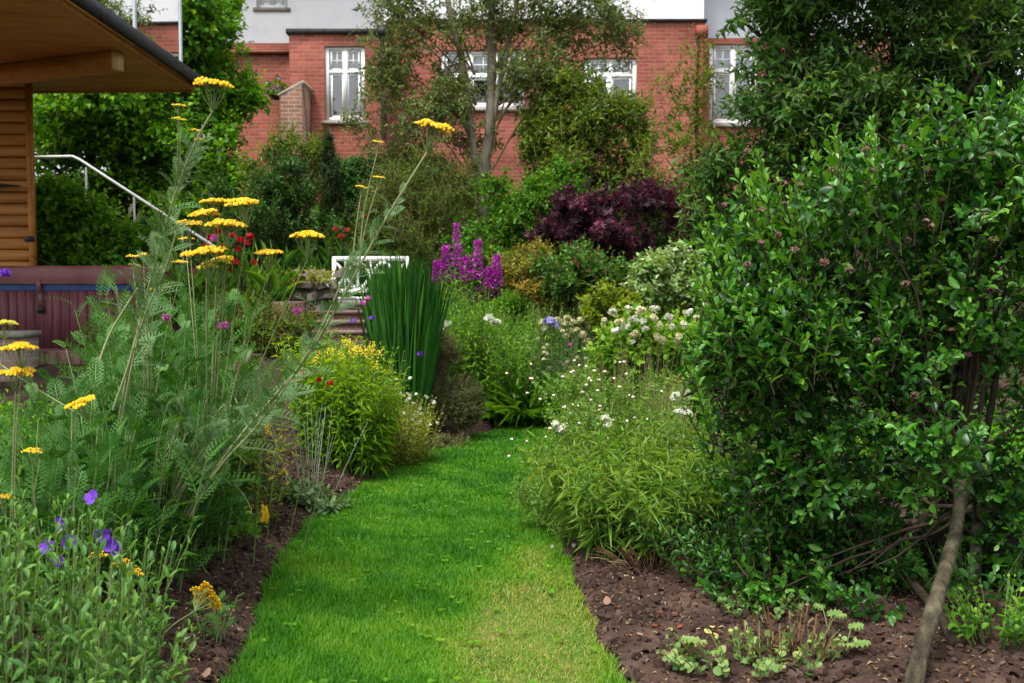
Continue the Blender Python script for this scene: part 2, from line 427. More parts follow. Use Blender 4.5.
def fern_t(pairs=12, fine=True):
    """Feathery pinnate yarrow leaf: a rib and pairs of toothed leaflets."""
    V, Q = [], []

    def quad(p, d, L, wd, z0, dz):
        k = len(V); px, py = p; dx, dy = d; nx, ny = -dy, dx
        V.extend([(px, py, z0), (px + dx * L * .45 + nx * wd, py + dy * L * .45 + ny * wd, z0 + dz * .45),
                  (px + dx * L, py + dy * L, z0 + dz), (px + dx * L * .45 - nx * wd, py + dy * L * .45 - ny * wd, z0 + dz * .45)])
        Q.append((k, k + 1, k + 2, k + 3))

    for i in range(6):
        t0, t1 = i / 6, (i + 1) / 6; k = len(V)
        c = -.3
        V.extend([(-.012, t0, c * t0 ** 2), (.012, t0, c * t0 ** 2), (.012, t1, c * t1 ** 2), (-.012, t1, c * t1 ** 2)])
        Q.append((k, k + 1, k + 2, k + 3))
    for i in range(pairs):
        t = .1 + .88 * i / pairs
        L = (.27 * sin(pi * (t * .8 + .14)) + .02)
        for s in (-1, 1):
            a = radians(58 - 22 * t)
            d = (s * sin(a), cos(a)); z = -.3 * t * t
            quad((0, t), d, L, .019 if fine else .028, z, .03)
            if fine:
                for f in (.35, .65):
                    q = (d[0] * L * f, t + d[1] * L * f)
                    for s2 in (-1, 1):
                        a2 = a + s2 * radians(42)
                        quad(q, (s * sin(a2), cos(a2)), L * .24, .012, z + .03 * f, .01)
    V = np.array(V)
    return tmpl(V, Q)


T_FERN = fern_t(9, True)
T_FERN_LO = fern_t(8, False)


def ball_t(rings=2, seg=6):
    V = [(0, 0, 1.)]
    Q, T = [], []
    for i in range(1, rings + 1):
        a = pi * .62 * i / rings
        for j in range(seg):
            b = 2 * pi * j / seg
            V.append((sin(a) * cos(b), sin(a) * sin(b), cos(a)))
    for j in range(seg):
        T.append((0, 1 + j, 1 + (j + 1) % seg))
    for i in range(rings - 1):
        for j in range(seg):
            a = 1 + i * seg + j; a2 = 1 + i * seg + (j + 1) % seg
            Q.append((a, a + seg, a2 + seg, a2))
    return tmpl(V, Q, T)


T_BALL = ball_t()
T_BALL3 = ball_t(1, 5)


def balls(mb, P, up, r, rnd=.5, m=0, t=None):
    P = np.asarray(P).reshape(-1, 3)
    ref = np.array([0, 1., 0]) if abs(np.asarray(up).reshape(-1, 3)[0, 1]) < .9 else np.array([1., 0, 0])
    up = np.broadcast_to(up, P.shape)
    A = np.cross(up, np.broadcast_to(ref, P.shape))
    mb.place(t or T_BALL, P, A, up, r, r, rnd, m=m)


# ------------------------------------------------------------------ terrain
LAWN = np.array([(-1.00, 2.4), (-1.03, 3.2), (-1.055, 3.77), (-1.1, 4.2), (-1.2, 4.75), (-1.25, 5.3), (-1.27, 5.9), (-1.25, 6.5), (-1.13, 7.1), (-1.0, 7.7),
                 (-.86, 8.5), (-.6, 9.3), (-.26, 10.0), (.1, 10.5), (.6, 10.9), (1.6, 11.1), (2.6, 11.2), (2.8, 10.2), (1.8, 9.9), (1.0, 9.5),
                 (.6, 8.9), (.45, 8.2), (.36, 7.3), (.3, 6.4), (.28, 5.6), (.31, 5.0), (.34, 4.6), (.36, 4.15), (.41, 3.77), (.5, 3.2), (.55, 2.4)])


def sdf_poly(P, poly):
    """Signed distance (negative inside)."""
    P = np.asarray(P); d = np.full(len(P), 1e9); ins = np.zeros(len(P), bool)
    n = len(poly)
    for i in range(n):
        a, b = poly[i], poly[(i + 1) % n]
        e = b - a; w_ = P - a
        t = np.clip((w_ @ e) / (e @ e), 0, 1)
        d = np.minimum(d, np.linalg.norm(w_ - t[:, None] * e, axis=1))
        c = ((a[1] > P[:, 1]) != (b[1] > P[:, 1])) & (P[:, 0] < (b[0] - a[0]) * (P[:, 1] - a[1]) / (b[1] - a[1] + 1e-12) + a[0])
        ins ^= c
    return np.where(ins, -d, d)


def sstep(a, b, x):
    t = np.clip((x - a) / (b - a), 0, 1)
    return t * t * (3 - 2 * t)


PATIO_X, PATIO_Y = -2.45, 9.62        # raised tub terrace: x < PATIO_X, y > PATIO_Y


def gz(x, y, fine=False):
    x = np.asarray(x, float); y = np.asarray(y, float); sh = x.shape
    x = x.ravel(); y = y.ravel()
    prof = np.interp(y, [-200, 10.9, 12, 13, 16, 19.4, 23, 60, 300], [0, 0, .5, .95, 1.95, 3.15, 3.3, 8, 30])
    d = sdf_poly(np.stack([x, y], 1), LAWN)
    left = np.where(x < -.2, 1, 0)
    mound = np.where(left, .3 * sstep(.0, 1.0, d) + .06 * sstep(0, .1, d), .05 * sstep(0, .12, d) + .1 * sstep(.3, 1.6, d))
    mound *= 1 - sstep(10.5, 12.5, y)
    # left bank climbs towards the bench terrace
    bank = np.where(left, .55 * sstep(.15, 1.1, d) * sstep(7.5, 10.5, y), 0) * (1 - sstep(11.5, 13, y))
    z = prof + mound + bank
    # terraces
    tub = (x < PATIO_X - .1) & (y > PATIO_Y + .12) & (y < 13.5)
    z = np.where(tub, .78, z)
    z = np.where(d < 0, -.01, z)
    if fine:
        P = np.stack([x, y, x * 0], 1)
        b = (.018 * noise3(P, 9) + .014 * noise3(P, 23, 2) + .008 * noise3(P, 55, 3)) * sstep(-.02, .06, d)
        z = z + b
    return z.reshape(sh)


def G(px, py, y0=2.5):
    """Where the sight line through (px, py) meets the ground."""
    for Y in np.arange(y0, 30, .02):
        p = at(px, py, Y)
        if p[2] <= float(gz(p[0], p[1])): return p
    return at(px, py, 12)


def on_ground(x, y, dz=0.):
    return np.array([x, y, float(gz(np.array([x]), np.array([y]))[0]) + dz])


def axis(lo, hi, fine_lo, fine_hi, step, far):
    a = list(np.arange(fine_lo, fine_hi + 1e-6, step))
    s, v = step, fine_hi
    while v < hi:
        s = min(s * 1.13, far); v += s; a.append(v)
    s, v = step, fine_lo
    while v > lo:
        s = min(s * 1.13, far); v -= s; a.insert(0, v)
    return np.array(a)


def build_ground():
    xs = axis(-250, 250, -2.3, 2.6, .035, 12); ys = axis(-120, 300, 2.8, 8.5, .035, 12)
    X, Y = np.meshgrid(xs, ys)
    Z = gz(X, Y, True)
    V = np.stack([X, Y, Z], -1).reshape(-1, 3)
    i = np.arange(len(xs) * len(ys)).reshape(len(ys), len(xs))
    Q = np.stack([i[:-1, :-1], i[:-1, 1:], i[1:, 1:], i[1:, :-1]], -1).reshape(-1, 4)
    mb = MB()
    c = V[Q].mean(1)
    far = (c[:, 1] > 16) | (np.abs(c[:, 0]) > 12) | (c[:, 1] < -2)
    mb.add(V, Q[~far]); mb.Q.append(Q[far]); mb.QM.append(np.ones(far.sum(), int))
    tag(mb.build('ground', [M_SOIL, M_HILL], smooth=True), kind='structure')
    # lawn floor: a sheet just above the ground
    xs = np.arange(-1.5, 3.0, .05); ys = np.arange(2.4, 11.3, .05)
    X, Y = np.meshgrid(xs, ys); d = sdf_poly(np.stack([X.ravel(), Y.ravel()], 1), LAWN).reshape(X.shape)
    Z = np.where(d < 0, .006, -.02) + .004 * noise3(np.stack([X, Y, X * 0], -1), 4)
    i = np.arange(X.size).reshape(X.shape)
    Q = np.stack([i[:-1, :-1], i[:-1, 1:], i[1:, 1:], i[1:, :-1]], -1).reshape(-1, 4)
    keep = (d.ravel()[Q] < .03).any(1)
    mb = MB(); mb.add(np.stack([X, Y, Z], -1), Q[keep])
    tag(mb.build('lawn', M_LAWN, smooth=True), kind='structure')


def dryness(x, y):
    """Worn, straw-coloured patches of the lawn (right hand half near the digging)."""
    P = np.stack([x, y, x * 0], 1)
    n1 = noise3(P, 2.6, 5); n2 = noise3(P, 7, 6)
    g = np.exp(-(((x - .12) / .33) ** 2 + ((y - 4.55) / .65) ** 2)) * 1.15
    g += np.exp(-(((x + .08) / .28) ** 2 + ((y - 3.7) / .4) ** 2)) * .55
    g += np.exp(-(((x + .55) / .2) ** 2 + ((y - 4.3) / .3) ** 2)) * .3
    g += np.exp(-(((x - .1) / .2) ** 2 + ((y - 5.5) / .3) ** 2)) * .5
    g += np.exp(-(((x - .2) / .3) ** 2 + ((y - 3.7) / .5) ** 2)) * .5
    return np.clip(g * 1.3 + (.12 + .3 * np.clip(g, 0, 1)) * n1 + .22 * n2 - .06, 0, 1)


def build_grass():
    mb = MB()
    for (y0, y1, dens, hgt, wd) in ((2.9, 4.6, 34000, .036, .0036), (4.6, 6.5, 26000, .036, .0045), (6.5, 8.6, 15000, .036, .0065), (8.6, 11.2, 8000, .036, .0095)):
        n = int(4.2 * (y1 - y0) * dens)
        x = rng.uniform(-1.45, 2.8 if y1 > 8.7 else .75, n) if y1 > 8.7 else rng.uniform(-1.45, .75, n * 22 // 42)
        n = len(x); y = rng.uniform(y0, y1, n)
        d = sdf_poly(np.stack([x, y], 1), LAWN)
        P3 = np.stack([x, y, x * 0], 1)
        dd = d + .03 * noise3(P3, 8, 9) + .02 * noise3(P3, 21, 4)
        dry = dryness(x, y)
        k = (dd < 0) & (rng.random(n) > dry * .55)
        x, y, dry, dd = x[k], y[k], dry[k], dd[k]; n = len(x); P3 = P3[k]
        az = rng.uniform(0, 2 * pi, n); ln = rng.uniform(.15, .75, n) + dry * .3
        A = np.stack([np.cos(az) * ln, np.sin(az) * ln, np.ones(n)], 1)
        Nn = np.stack([-np.cos(az), -np.sin(az), ln], 1) + rng.normal(0, .3, (n, 3))
        tuft = .5 + .5 * noise3(P3, 6, 2)
        h = hgt * rng.uniform(.5, 1.25, n) * (.75 + .6 * tuft) * (1 - .5 * dry)
        h *= 1 + .35 * np.exp(-(dd / .05) ** 2)
        r = .3 + .26 * noise3(P3, 3.2, 1) + .2 * noise3(P3, 12, 3) + rng.normal(0, .13, n)
        r = np.clip(r, 0, .62) * (1 - dry) + dry * np.clip(.72 + rng.normal(0, .17, n), .3, 1)
        mb.place(T_BLADE3, np.stack([x, y, np.full(n, .004)], 1), A, Nn, h * 1.25, wd * rng.uniform(.7, 1.3, n), np.clip(r, 0, 1), curl=rng.uniform(.3, 2, n))
    # clover and broad leaved weeds in the turf
    n = 420; x = rng.uniform(-1.3, .4, n); y = rng.uniform(3.4, 8.5, n); P3 = np.stack([x, y, x * 0], 1)
    k = (sdf_poly(P3[:, :2], LAWN) < -.03) & (noise3(P3, 4.5, 12) > .15); P3 = P3[k]
    for j in range(3):
        a = rng.uniform(0, .5, len(P3)) + j * 2.1
        mb.place(T_ROUND, P3 + [0, 0, .03], np.stack([np.cos(a), np.sin(a), np.full(len(P3), .2)], 1), UP + rng.normal(0, .25, (len(P3), 3)), .02, .018, np.clip(rng.normal(.5, .06, len(P3)), 0, 1))
    tag(mb.build('grass', L_LAWN), 'mown grass path curving between the flower beds, straw coloured in worn patches', 'grass', kind='stuff')


def build_soil_bits():
    mb = MB()
    n = 26000
    x = np.concatenate([rng.uniform(.2, 2.4, n // 2), rng.uniform(-1.9, -.9, n // 2)]); y = np.concatenate([rng.uniform(3.3, 6.2, n // 2), rng.uniform(3.3, 8.5, n // 2)])
    d = sdf_poly(np.stack([x, y], 1), LAWN); k = (d > -.015) & (d < 1.7); x, y = x[k], y[k]; n = len(x)
    r = .003 + .016 * rng.random(n) ** 4
    P = np.stack([x, y, gz(x, y, True) + r * .2], 1)
    up = nrm(rng.normal(0, .5, (n, 3)) + UP)
    mb.place(T_BALL, P, rng.normal(0, 1, (n, 3)), up, r * rng.uniform(.7, 1.5, n), r * rng.uniform(.7, 1.4, n), np.clip(rng.normal(.38, .2, n), 0, .8), curl=rng.uniform(.3, .9, n))
    # twiggy litter
    tag(mb.build('soil_crumbs', M_CLOD, smooth=False), 'loose crumbs and clods of dark brown soil over the bare beds', 'soil', kind='stuff')
    mb = MB(); n = 6500
    x = np.concatenate([rng.uniform(.35, 2.2, n // 2), rng.uniform(-1.8, -1, n // 2)]); y = np.concatenate([rng.uniform(3.4, 6, n // 2), rng.uniform(3.4, 8.5, n // 2)])
    d = sdf_poly(np.stack([x, y], 1), LAWN); k = (d > .0) & (d < 1.4); x, y = x[k], y[k]; n = len(x)
    P = np.stack([x, y, gz(x, y, True) + .006], 1); az = rng.uniform(0, 2 * pi, n)
    A = np.stack([np.cos(az), np.sin(az), rng.normal(0, .15, n)], 1)
    mb.place(T_LANCE5, P, A, UP + rng.normal(0, .35, (n, 3)), rng.uniform(.012, .04, n), rng.uniform(.004, .012, n), rng.random(n))
    tag(mb.build('leaf_litter', L_DRY), 'small dry bits of leaf and bark mulch littering the bare soil', 'litter', kind='stuff')


# ------------------------------------------------------------------ growing
def shoots_pts(base, dirn, length, bend, k=4):
    t = np.linspace(0, 1, k)[None, :, None]
    return base[:, None] + dirn[:, None] * length[:, None, None] * t + bend[:, None] * length[:, None, None] * t ** 2


def leafy(mb, base, dirn, length, bend, K, t_, L, W, ang=55, t0=.12, up=.45, opp=False, jit=.35, rmean=.5, rvar=.22, tipr=.25, size_tip=.55, m=0, lvar=.35, droop=1.):
    """K leaves along each shoot."""
    N = len(base)
    if N == 0: return
    dirn = nrm(dirn)
    if opp:
        tt = np.repeat(np.linspace(t0, 1, (K + 1) // 2), 2)[:K]; az = np.repeat(np.arange((K + 1) // 2) * pi / 2, 2)[:K] + np.arange(K) % 2 * pi
    else:
        tt = np.linspace(t0, 1, K); az = np.arange(K) * 2.4
    t = tt[None] + rng.normal(0, .25 / K, (N, K)); t = np.clip(t, 0.02, 1.03)
    az = az[None] + rng.uniform(0, 2 * pi, N)[:, None] + rng.normal(0, jit, (N, K))
    Ls = length[:, None, None]
    P = base[:, None] + dirn[:, None] * Ls * t[..., None] + bend[:, None] * Ls * t[..., None] ** 2
    T = nrm(dirn[:, None] + 2 * bend[:, None] * t[..., None])
    ref = np.where(np.abs(T[..., 2:3]) < .9, UP, np.array([1., 0, 0]))
    U = nrm(np.cross(T, ref)); V = np.cross(T, U)
    r = np.cos(az)[..., None] * U + np.sin(az)[..., None] * V
    th = radians(ang) * (1 - .55 * np.clip(t, 0, 1) ** 4) + rng.normal(0, jit * .5, (N, K))
    a = T * np.cos(th)[..., None] + r * np.sin(th)[..., None]
    n = T * np.sin(th)[..., None] - r * np.cos(th)[..., None] + UP * up + rng.normal(0, .18, (N, K, 3))
    sz = (1 - (1 - size_tip) * np.clip(t, 0, 1) ** 3) * rng.uniform(1 - lvar, 1 + lvar, (N, K))
    rr = rmean + rng.normal(0, rvar * .6, (N, 1)) + rng.normal(0, rvar * .7, (N, K)) + tipr * (t - .5)
    mb.place(t_, P.reshape(-1, 3), a.reshape(-1, 3), n.reshape(-1, 3), (L * sz).ravel(), (W * sz).ravel(), np.clip(rr, 0, 1).ravel(), curl=rng.uniform(.2, 1.8, N * K) * droop, m=m)


def sample_blobs(blobs, n, shell=(.55, 1.), back=.5, lump=.16, seed=1., gap=None, gscale=2.2):
    B = np.array(blobs, float)
    area = B[:, 3] * B[:, 5] + B[:, 4] * B[:, 5] + B[:, 3] * B[:, 4]
    i = rng.choice(len(B), int(n * 1.6), p=area / area.sum())
    d = nrm(rng.normal(0, 1, (len(i), 3)))
    k = (d[:, 1] < .25) | (rng.random(len(i)) < back)
    i, d = i[k], d[k]
    C, R = B[i, :3], B[i, 3:]
    f = shell[0] + (shell[1] - shell[0]) * rng.random(len(i)) ** .6
    f *= 1 + lump * noise3(d * 3 + C * 2, 1, seed) + lump * .6 * noise3(d * 7 + C, 1, seed + 3)
    P = C + d * R * f[:, None]
    k = np.ones(len(P), bool)
    if gap is not None: k &= noise3(P, gscale, seed + 5) > gap
    for b in B:
        q = np.linalg.norm((P - b[:3]) / b[3:], axis=1)
        k &= ~((q < .5) & (rng.random(len(P)) < .7))
    P, d, R = P[k], d[k], R[k]
    out = nrm(d / R)
    return P[:n], out[:n]


def B(px, py, Y, rx, rz, ry=None):
    """Ellipsoid lobe of foliage: pixel centre and pixel radii at distance Y; ry in metres."""
    c = at(px, py, Y)
    rx, rz = rx * Y / FPX, rz * Y / FPX
    return (*c, rx, ry if ry else (rx + rz) / 2 * .8, rz)


def limbs(mb, base, targets, r0, r1, k=6, sides=6, sag=.12, spread=.05):
    targets = np.asarray(targets); N = len(targets)
    b = np.asarray(base) + rng.normal(0, 1, (N, 3)) * [spread, spread, 0]
    t = np.linspace(0, 1, k)[None, :, None]
    mid = b + (targets - b) * .5 + np.stack([-(targets - b)[:, 0] * .25, -(targets - b)[:, 1] * .25, np.abs(targets - b)[:, 2] * .12], 1)
    P = (1 - t) ** 2 * b[:, None] + 2 * t * (1 - t) * mid[:, None] + t ** 2 * targets[:, None]
    P[:, 1:-1] += rng.normal(0, .02, (N, k - 2, 3)) * np.linalg.norm(targets - b, axis=1)[:, None, None]
    R = r0 + (r1 - r0) * np.linspace(0, 1, k)[None] ** .8
    mb.tubes(P, R, sides, rnd=rng.random(N))


def shrub(name, label, cat, blobs, base, n, slen, K, t_, L, W, mat, stem=ST_BROWN, up=.5, dirup=.45, shell=(.5, 1.), back=.5, seed=1., gap=None, gscale=2.2, lump=.16,
          ang=55, opp=False, rmean=.5, rvar=.22, tipr=.25, twig=.004, nl=8, limb=.02, parts=('foliage', 'branch'), group=None, zmin=None, bend=.12, jit=.35, extra=None, droop=1., noise=.4, trunk=None, bark=None, limb_base=None, sub=5):
    base = np.asarray(base, float)
    root = thing(name, label, cat, base, group)
    mb, sb = MB(), MB()
    if sub:
        more = []
        for b in blobs:
            for _ in range(sub):
                d_ = nrm(rng.normal(0, 1, 3)); d_[1] = -abs(d_[1]) if rng.random() < .7 else d_[1]
                f = rng.uniform(.28, .55)
                more.append((*(np.array(b[:3]) + d_ * np.array(b[3:]) * rng.uniform(.7, 1.12)), b[3] * f, b[4] * f, b[5] * f * .8))
        blobs = [(*b[:3], b[3] * .86, b[4] * .86, b[5] * .86) for b in blobs] + more
    P, out = sample_blobs(blobs, n, shell, back, lump, seed, gap, gscale)
    d = nrm(out * .75 + UP * dirup + rng.normal(0, noise, P.shape))
    Ls = slen * rng.uniform(.55, 1.3, len(P)) * np.where(rng.random(len(P)) < .07, 1.5, 1)
    P = P - d * Ls[:, None] * .75
    if zmin is not None: P[:, 2] = np.maximum(P[:, 2], zmin + .03 * rng.random(len(P)))
    bd = nrm(rng.normal(0, 1, P.shape)) * bend + UP * bend * .5
    leafy(mb, P, d, Ls, bd, K, t_, L, W, ang, up=up, opp=opp, rmean=rmean, rvar=rvar, tipr=tipr, jit=jit, droop=droop)
    if twig: sb.tubes(shoots_pts(P, d, Ls, bd, 3), np.array([1, .8, .4])[None] * twig, 3, rnd=rng.random(len(P)))
    if nl:
        tg = np.array(blobs)[rng.choice(len(blobs), nl)]
        tg = tg[:, :3] + rng.normal(0, .3, (nl, 3)) * tg[:, 3:]
        limbs(sb, base if limb_base is None else limb_base, tg, limb, limb * .3)
    if extra: extra(mb, sb)
    mb.build(parts[0], mat, root)
    if sb.n: sb.build(parts[1], stem, root)
    if trunk:
        tb = MB()
        for pts, r0, r1 in trunk:
            pts = np.array(pts); k = 14
            tt = np.linspace(0, len(pts) - 1, k)
            Pp = np.stack([np.interp(tt, range(len(pts)), pts[:, i]) for i in range(3)], 1)
            Pp[1:-1] = (Pp[:-2] + 2 * Pp[1:-1] + Pp[2:]) / 4
            Pp += rng.normal(0, r0 * .09, Pp.shape)
            rr = np.linspace(r0, r1, k) * (1 + rng.normal(0, .06, k)); rr[0] *= 1.35; rr[1] *= 1.1
            tb.tubes(Pp, rr[None], 12)
        tb.build('trunk', bark or BARK_GREY, root, smooth=True)
    return root


def stems_from(base, n, spread, h, lean, hv=.2):
    """n stems rising from a disc: base points, direction, length, bend."""
    a = rng.uniform(0, 2 * pi, n); r = np.sqrt(rng.random(n))
    off = np.stack([np.cos(a) * r, np.sin(a) * r, np.zeros(n)], 1)
    P = np.asarray(base) + off * np.asarray(spread)
    d = nrm(UP + off * lean + rng.normal(0, .06, (n, 3)))
    Ls = h * rng.uniform(1 - hv, 1 + hv * .5, n) * (1 - .15 * r)
    bd = off * lean * .3 * np.array([1, 1, 0]) + rng.normal(0, .03, (n, 3)) * [1, 1, 0]
    return P, d, Ls, bd


def tip_of(P, d, Ls, bd):
    return P + nrm(d) * Ls[:, None] + bd * Ls[:, None]


def clump(name, label, cat, base, n, spread, h, lean, K, t_, L, W, mat, stem=ST_GREEN, ang=55, up=.3, opp=False, rmean=.5, rvar=.2, tipr=.2, stem_r=.003, t0=.1, hv=.2, group=None, flower=None, droop=1., size_tip=.5, zdrop=True, jit=.35, foliage='foliage'):
    base = np.asarray(base, float)
    root = thing(name, label, cat, base, group)
    mb, sb = MB(), MB()
    P, d, Ls, bd = stems_from(base, n, spread, h, lean, hv)
    if zdrop: P[:, 2] = np.minimum(gz(P[:, 0], P[:, 1]), base[2] + .08)
    leafy(mb, P, d, Ls, bd, K, t_, L, W, ang, t0=t0, up=up, opp=opp, rmean=rmean, rvar=rvar, tipr=tipr, droop=droop, size_tip=size_tip, jit=jit)
    sb.tubes(shoots_pts(P, d, Ls, bd, 5), np.linspace(1, .5, 5)[None] * stem_r, 4, rnd=rng.random(n))
    tips = tip_of(P, d, Ls, bd)
    mb.build(foliage, mat, root)
    sb.build('stem', stem, root)
    if flower: flower(root, tips, nrm(d + 2 * bd))
    return root


def blades(name, label, cat, base, n, spread, h, lean, W, mat, t_=T_BLADE, curl=1., hv=.25, rmean=.5, rvar=.22, group=None, flower=None):
    base = np.asarray(base, float); root = thing(name, label, cat, base, group)
    P, d, Ls, bd = stems_from(base, n, spread, h, lean, hv)
    mb = MB()
    out = nrm((P - base) * [1, 1, 0] + rng.normal(0, .05, P.shape))
    mb.place(t_, P, d, -out + UP * .2 + rng.normal(0, .4, P.shape), Ls, W * rng.uniform(.7, 1.3, n), np.clip(rmean + rng.normal(0, rvar, n), 0, 1), curl=rng.uniform(.3, 1.6, n) * curl)
    mb.build('foliage', mat, root)
    if flower: flower(root, P + d * Ls[:, None], d)
    return root


# flower heads ------------------------------------------------------------
def florets(mb, c, n, r, up, size, t_=T_DIA, flat=.5, rmean=.5, petals=4, m=0):
    """A rounded truss of small open flowers facing outward."""
    d = nrm(rng.normal(0, 1, (n, 3)) + np.asarray(up) * .7)
    P = np.asarray(c) + d * r * np.array([1, 1, flat]) * rng.uniform(.45, 1.15, (n, 1)) * (1 - .35 * d[:, 2:3])
    ref = nrm(np.cross(d, rng.normal(0, 1, (n, 3))))
    b2 = np.cross(d, ref)
    for k in range(petals):
        a = 2 * pi * k / petals
        A = ref * cos(a) + b2 * sin(a) + d * .25
        mb.place(t_, P, A, d, size, size * .8, np.clip(rmean + rng.normal(0, .25, n), 0, 1), m=m)


def truss_part(root, c, r, n, size, mat, up=UP, flat=.7, name='flower_head', petals=4):
    mb = MB()
    if n >= 24:      # a truss made of a few uneven clusters
        for i in range(5):
            q = np.asarray(c) + nrm(rng.normal(0, 1, 3)) * r * np.array([.75, .75, .6 * flat]) * rng.uniform(.5, 1.1)
            florets(mb, q, n // 5 + 1, r * rng.uniform(.4, .6), up, size * .85, flat=flat, petals=petals)
    else: florets(mb, c, n, r, up, size, flat=flat, petals=petals)
    return mb.build(name, mat, root)


def yarrow_head(root, c, R, up, mat=F_YEL, n_cl=11, dens=15, stalk=True, stem_dir=None):
    """Flat plate of many tiny button flowers on branching stalks."""
    up = nrm(np.asarray(up, float)); c = np.asarray(c, float)
    ref = nrm(np.cross(up, [0.3, 1., .1])); b2 = np.cross(up, ref)
    mb, sb = MB(), MB()
    foot = c - up * R * 1.1
    for i in range(n_cl):
        rr = R * .78 * math.sqrt((i + .3) / n_cl); a = i * 2.4 + random.uniform(-.3, .3)
        q = c + ref * rr * cos(a) + b2 * rr * sin(a) + up * (R * .3 * (1 - (rr / R) ** 2) + random.uniform(-.12, .1) * R)
        cr = R * random.uniform(.3, .4)
        k = np.arange(dens); r2 = cr * np.sqrt((k + .5) / dens); a2 = k * 2.4 + a
        F = q + ref * (r2 * np.cos(a2))[:, None] + b2 * (r2 * np.sin(a2))[:, None] + up * (cr * .38 * (1 - (r2 / cr) ** 2))[:, None] + rng.normal(0, R * .012, (dens, 3))
        balls(mb, F, up, cr * .27 * rng.uniform(.85, 1.15, dens), np.clip(rng.normal(.5, .22, dens), 0, 1), t=T_BALL if R > .05 else T_BALL3)
        m_ = (foot + q) / 2 + (q - c) * .18
        sb.tubes(np.array([foot, m_, q - up * cr * .1]), np.array([.0022, .0016, .0012]) * max(.6, R / .06), 4, rnd=.6)
        for j in range(0, dens, 3):
            sb.tubes(np.array([(m_ + q) / 2, F[j] - up * .002]), np.array([.0011, .0008]) * max(.6, R / .06), 3, rnd=.7)
    h = mb.build('flower_head', mat, root, smooth=True)
    sb.build('stalk', ST_GREEN, h)
    return foot


def curve_pts(pts, k=16):
    pts = np.array(pts, float); n = len(pts)
    t = np.linspace(0, n - 1, k)
    P = np.empty((k, 3))
    for j, tt in enumerate(t):
        i = min(int(tt), n - 2); f = tt - i
        p0, p1, p2, p3 = pts[max(i - 1, 0)], pts[i], pts[i + 1], pts[min(i + 2, n - 1)]
        P[j] = .5 * (2 * p1 + (p2 - p0) * f + (2 * p0 - 5 * p1 + 4 * p2 - p3) * f * f + (3 * p1 - p0 - 3 * p2 + p3) * f ** 3)
    return P


def leaves_on_curve(mb, P, n, t0, t1, t_, L, W, ang=50, up=.4, rmean=.5, ltip=.35, droop=1., rvar=.15):
    """Leaves alternating along one long stem."""
    k = len(P); t = np.linspace(t0, t1, n) + rng.normal(0, .3 / n, n); t = np.clip(t, 0, .995)
    i = np.minimum((t * (k - 1)).astype(int), k - 2); f = t * (k - 1) - i
    Q = P[i] + (P[i + 1] - P[i]) * f[:, None]; T = nrm(P[i + 1] - P[i])
    ref = np.where(np.abs(T[:, 2:3]) < .9, UP, np.array([1., 0, 0])); U = nrm(np.cross(T, ref)); V = np.cross(T, U)
    az = np.arange(n) * 2.4 + rng.normal(0, .4, n)
    r = np.cos(az)[:, None] * U + np.sin(az)[:, None] * V
    th = radians(ang) + rng.normal(0, .2, n)
    a = T * np.cos(th)[:, None] + r * np.sin(th)[:, None]; nn = T * np.sin(th)[:, None] - r * np.cos(th)[:, None] + UP * up
    s = (1 - (1 - ltip) * ((t - t0) / (t1 - t0 + 1e-6)).clip(0, 1)) * rng.uniform(.75, 1.2, n)
    mb.place(t_, Q, a, nn, L * s, W * s, np.clip(rng.normal(rmean, rvar, n), 0, 1), curl=rng.uniform(.2, 1.6, n) * droop)

def OG(px, Y, dz=0.):
    return on_ground((px - 512) * Y / FPX, Y, dz)


# ================================================================== setting
build_ground()
build_grass()
build_soil_bits()


def box_part(name, boxes, mat, parent):
    mb = MB()
    for b in boxes: mb.box(*b)
    return mb.build(name, mat, parent)


def struct_boxes(name, boxes, mat):
    return tag(box_part(name, boxes, mat, None), kind='structure')


# ------------------------------------------------------------------ the house
def wall_mesh(x0, x1, z0, z1, y, openings, depth=.14, thick=.3):
    """Front wall with real openings and reveals."""
    mb = MB()
    xs = sorted({x0, x1, *[v for o in openings for v in o[:2]]}); zs = sorted({z0, z1, *[v for o in openings for v in o[2:]]})
    for i in range(len(xs) - 1):
        for j in range(len(zs) - 1):
            cx, cz = (xs[i] + xs[i + 1]) / 2, (zs[j] + zs[j + 1]) / 2
            if any(o[0] < cx < o[1] and o[2] < cz < o[3] for o in openings): continue
            mb.add([(xs[i], y, zs[j]), (xs[i + 1], y, zs[j]), (xs[i + 1], y, zs[j + 1]), (xs[i], y, zs[j + 1])], [(0, 1, 2, 3)])
    for a, b, c, d in openings:
        for p, q in (((a, c), (b, c)), ((b, c), (b, d)), ((b, d), (a, d)), ((a, d), (a, c))):
            mb.add([(p[0], y, p[1]), (q[0], y, q[1]), (q[0], y + depth, q[1]), (p[0], y + depth, p[1])], [(3, 2, 1, 0)])
    for (xa, ya, xb, yb) in ((x0, y, x0, y + thick), (x1, y + thick, x1, y)):
        mb.add([(xa, ya, z0), (xb, yb, z0), (xb, yb, z1), (xa, ya, z1)], [(3, 2, 1, 0)])
    mb.add([(x0, y, z1), (x1, y, z1), (x1, y + thick, z1), (x0, y + thick, z1)], [(0, 1, 2, 3)])
    return mb


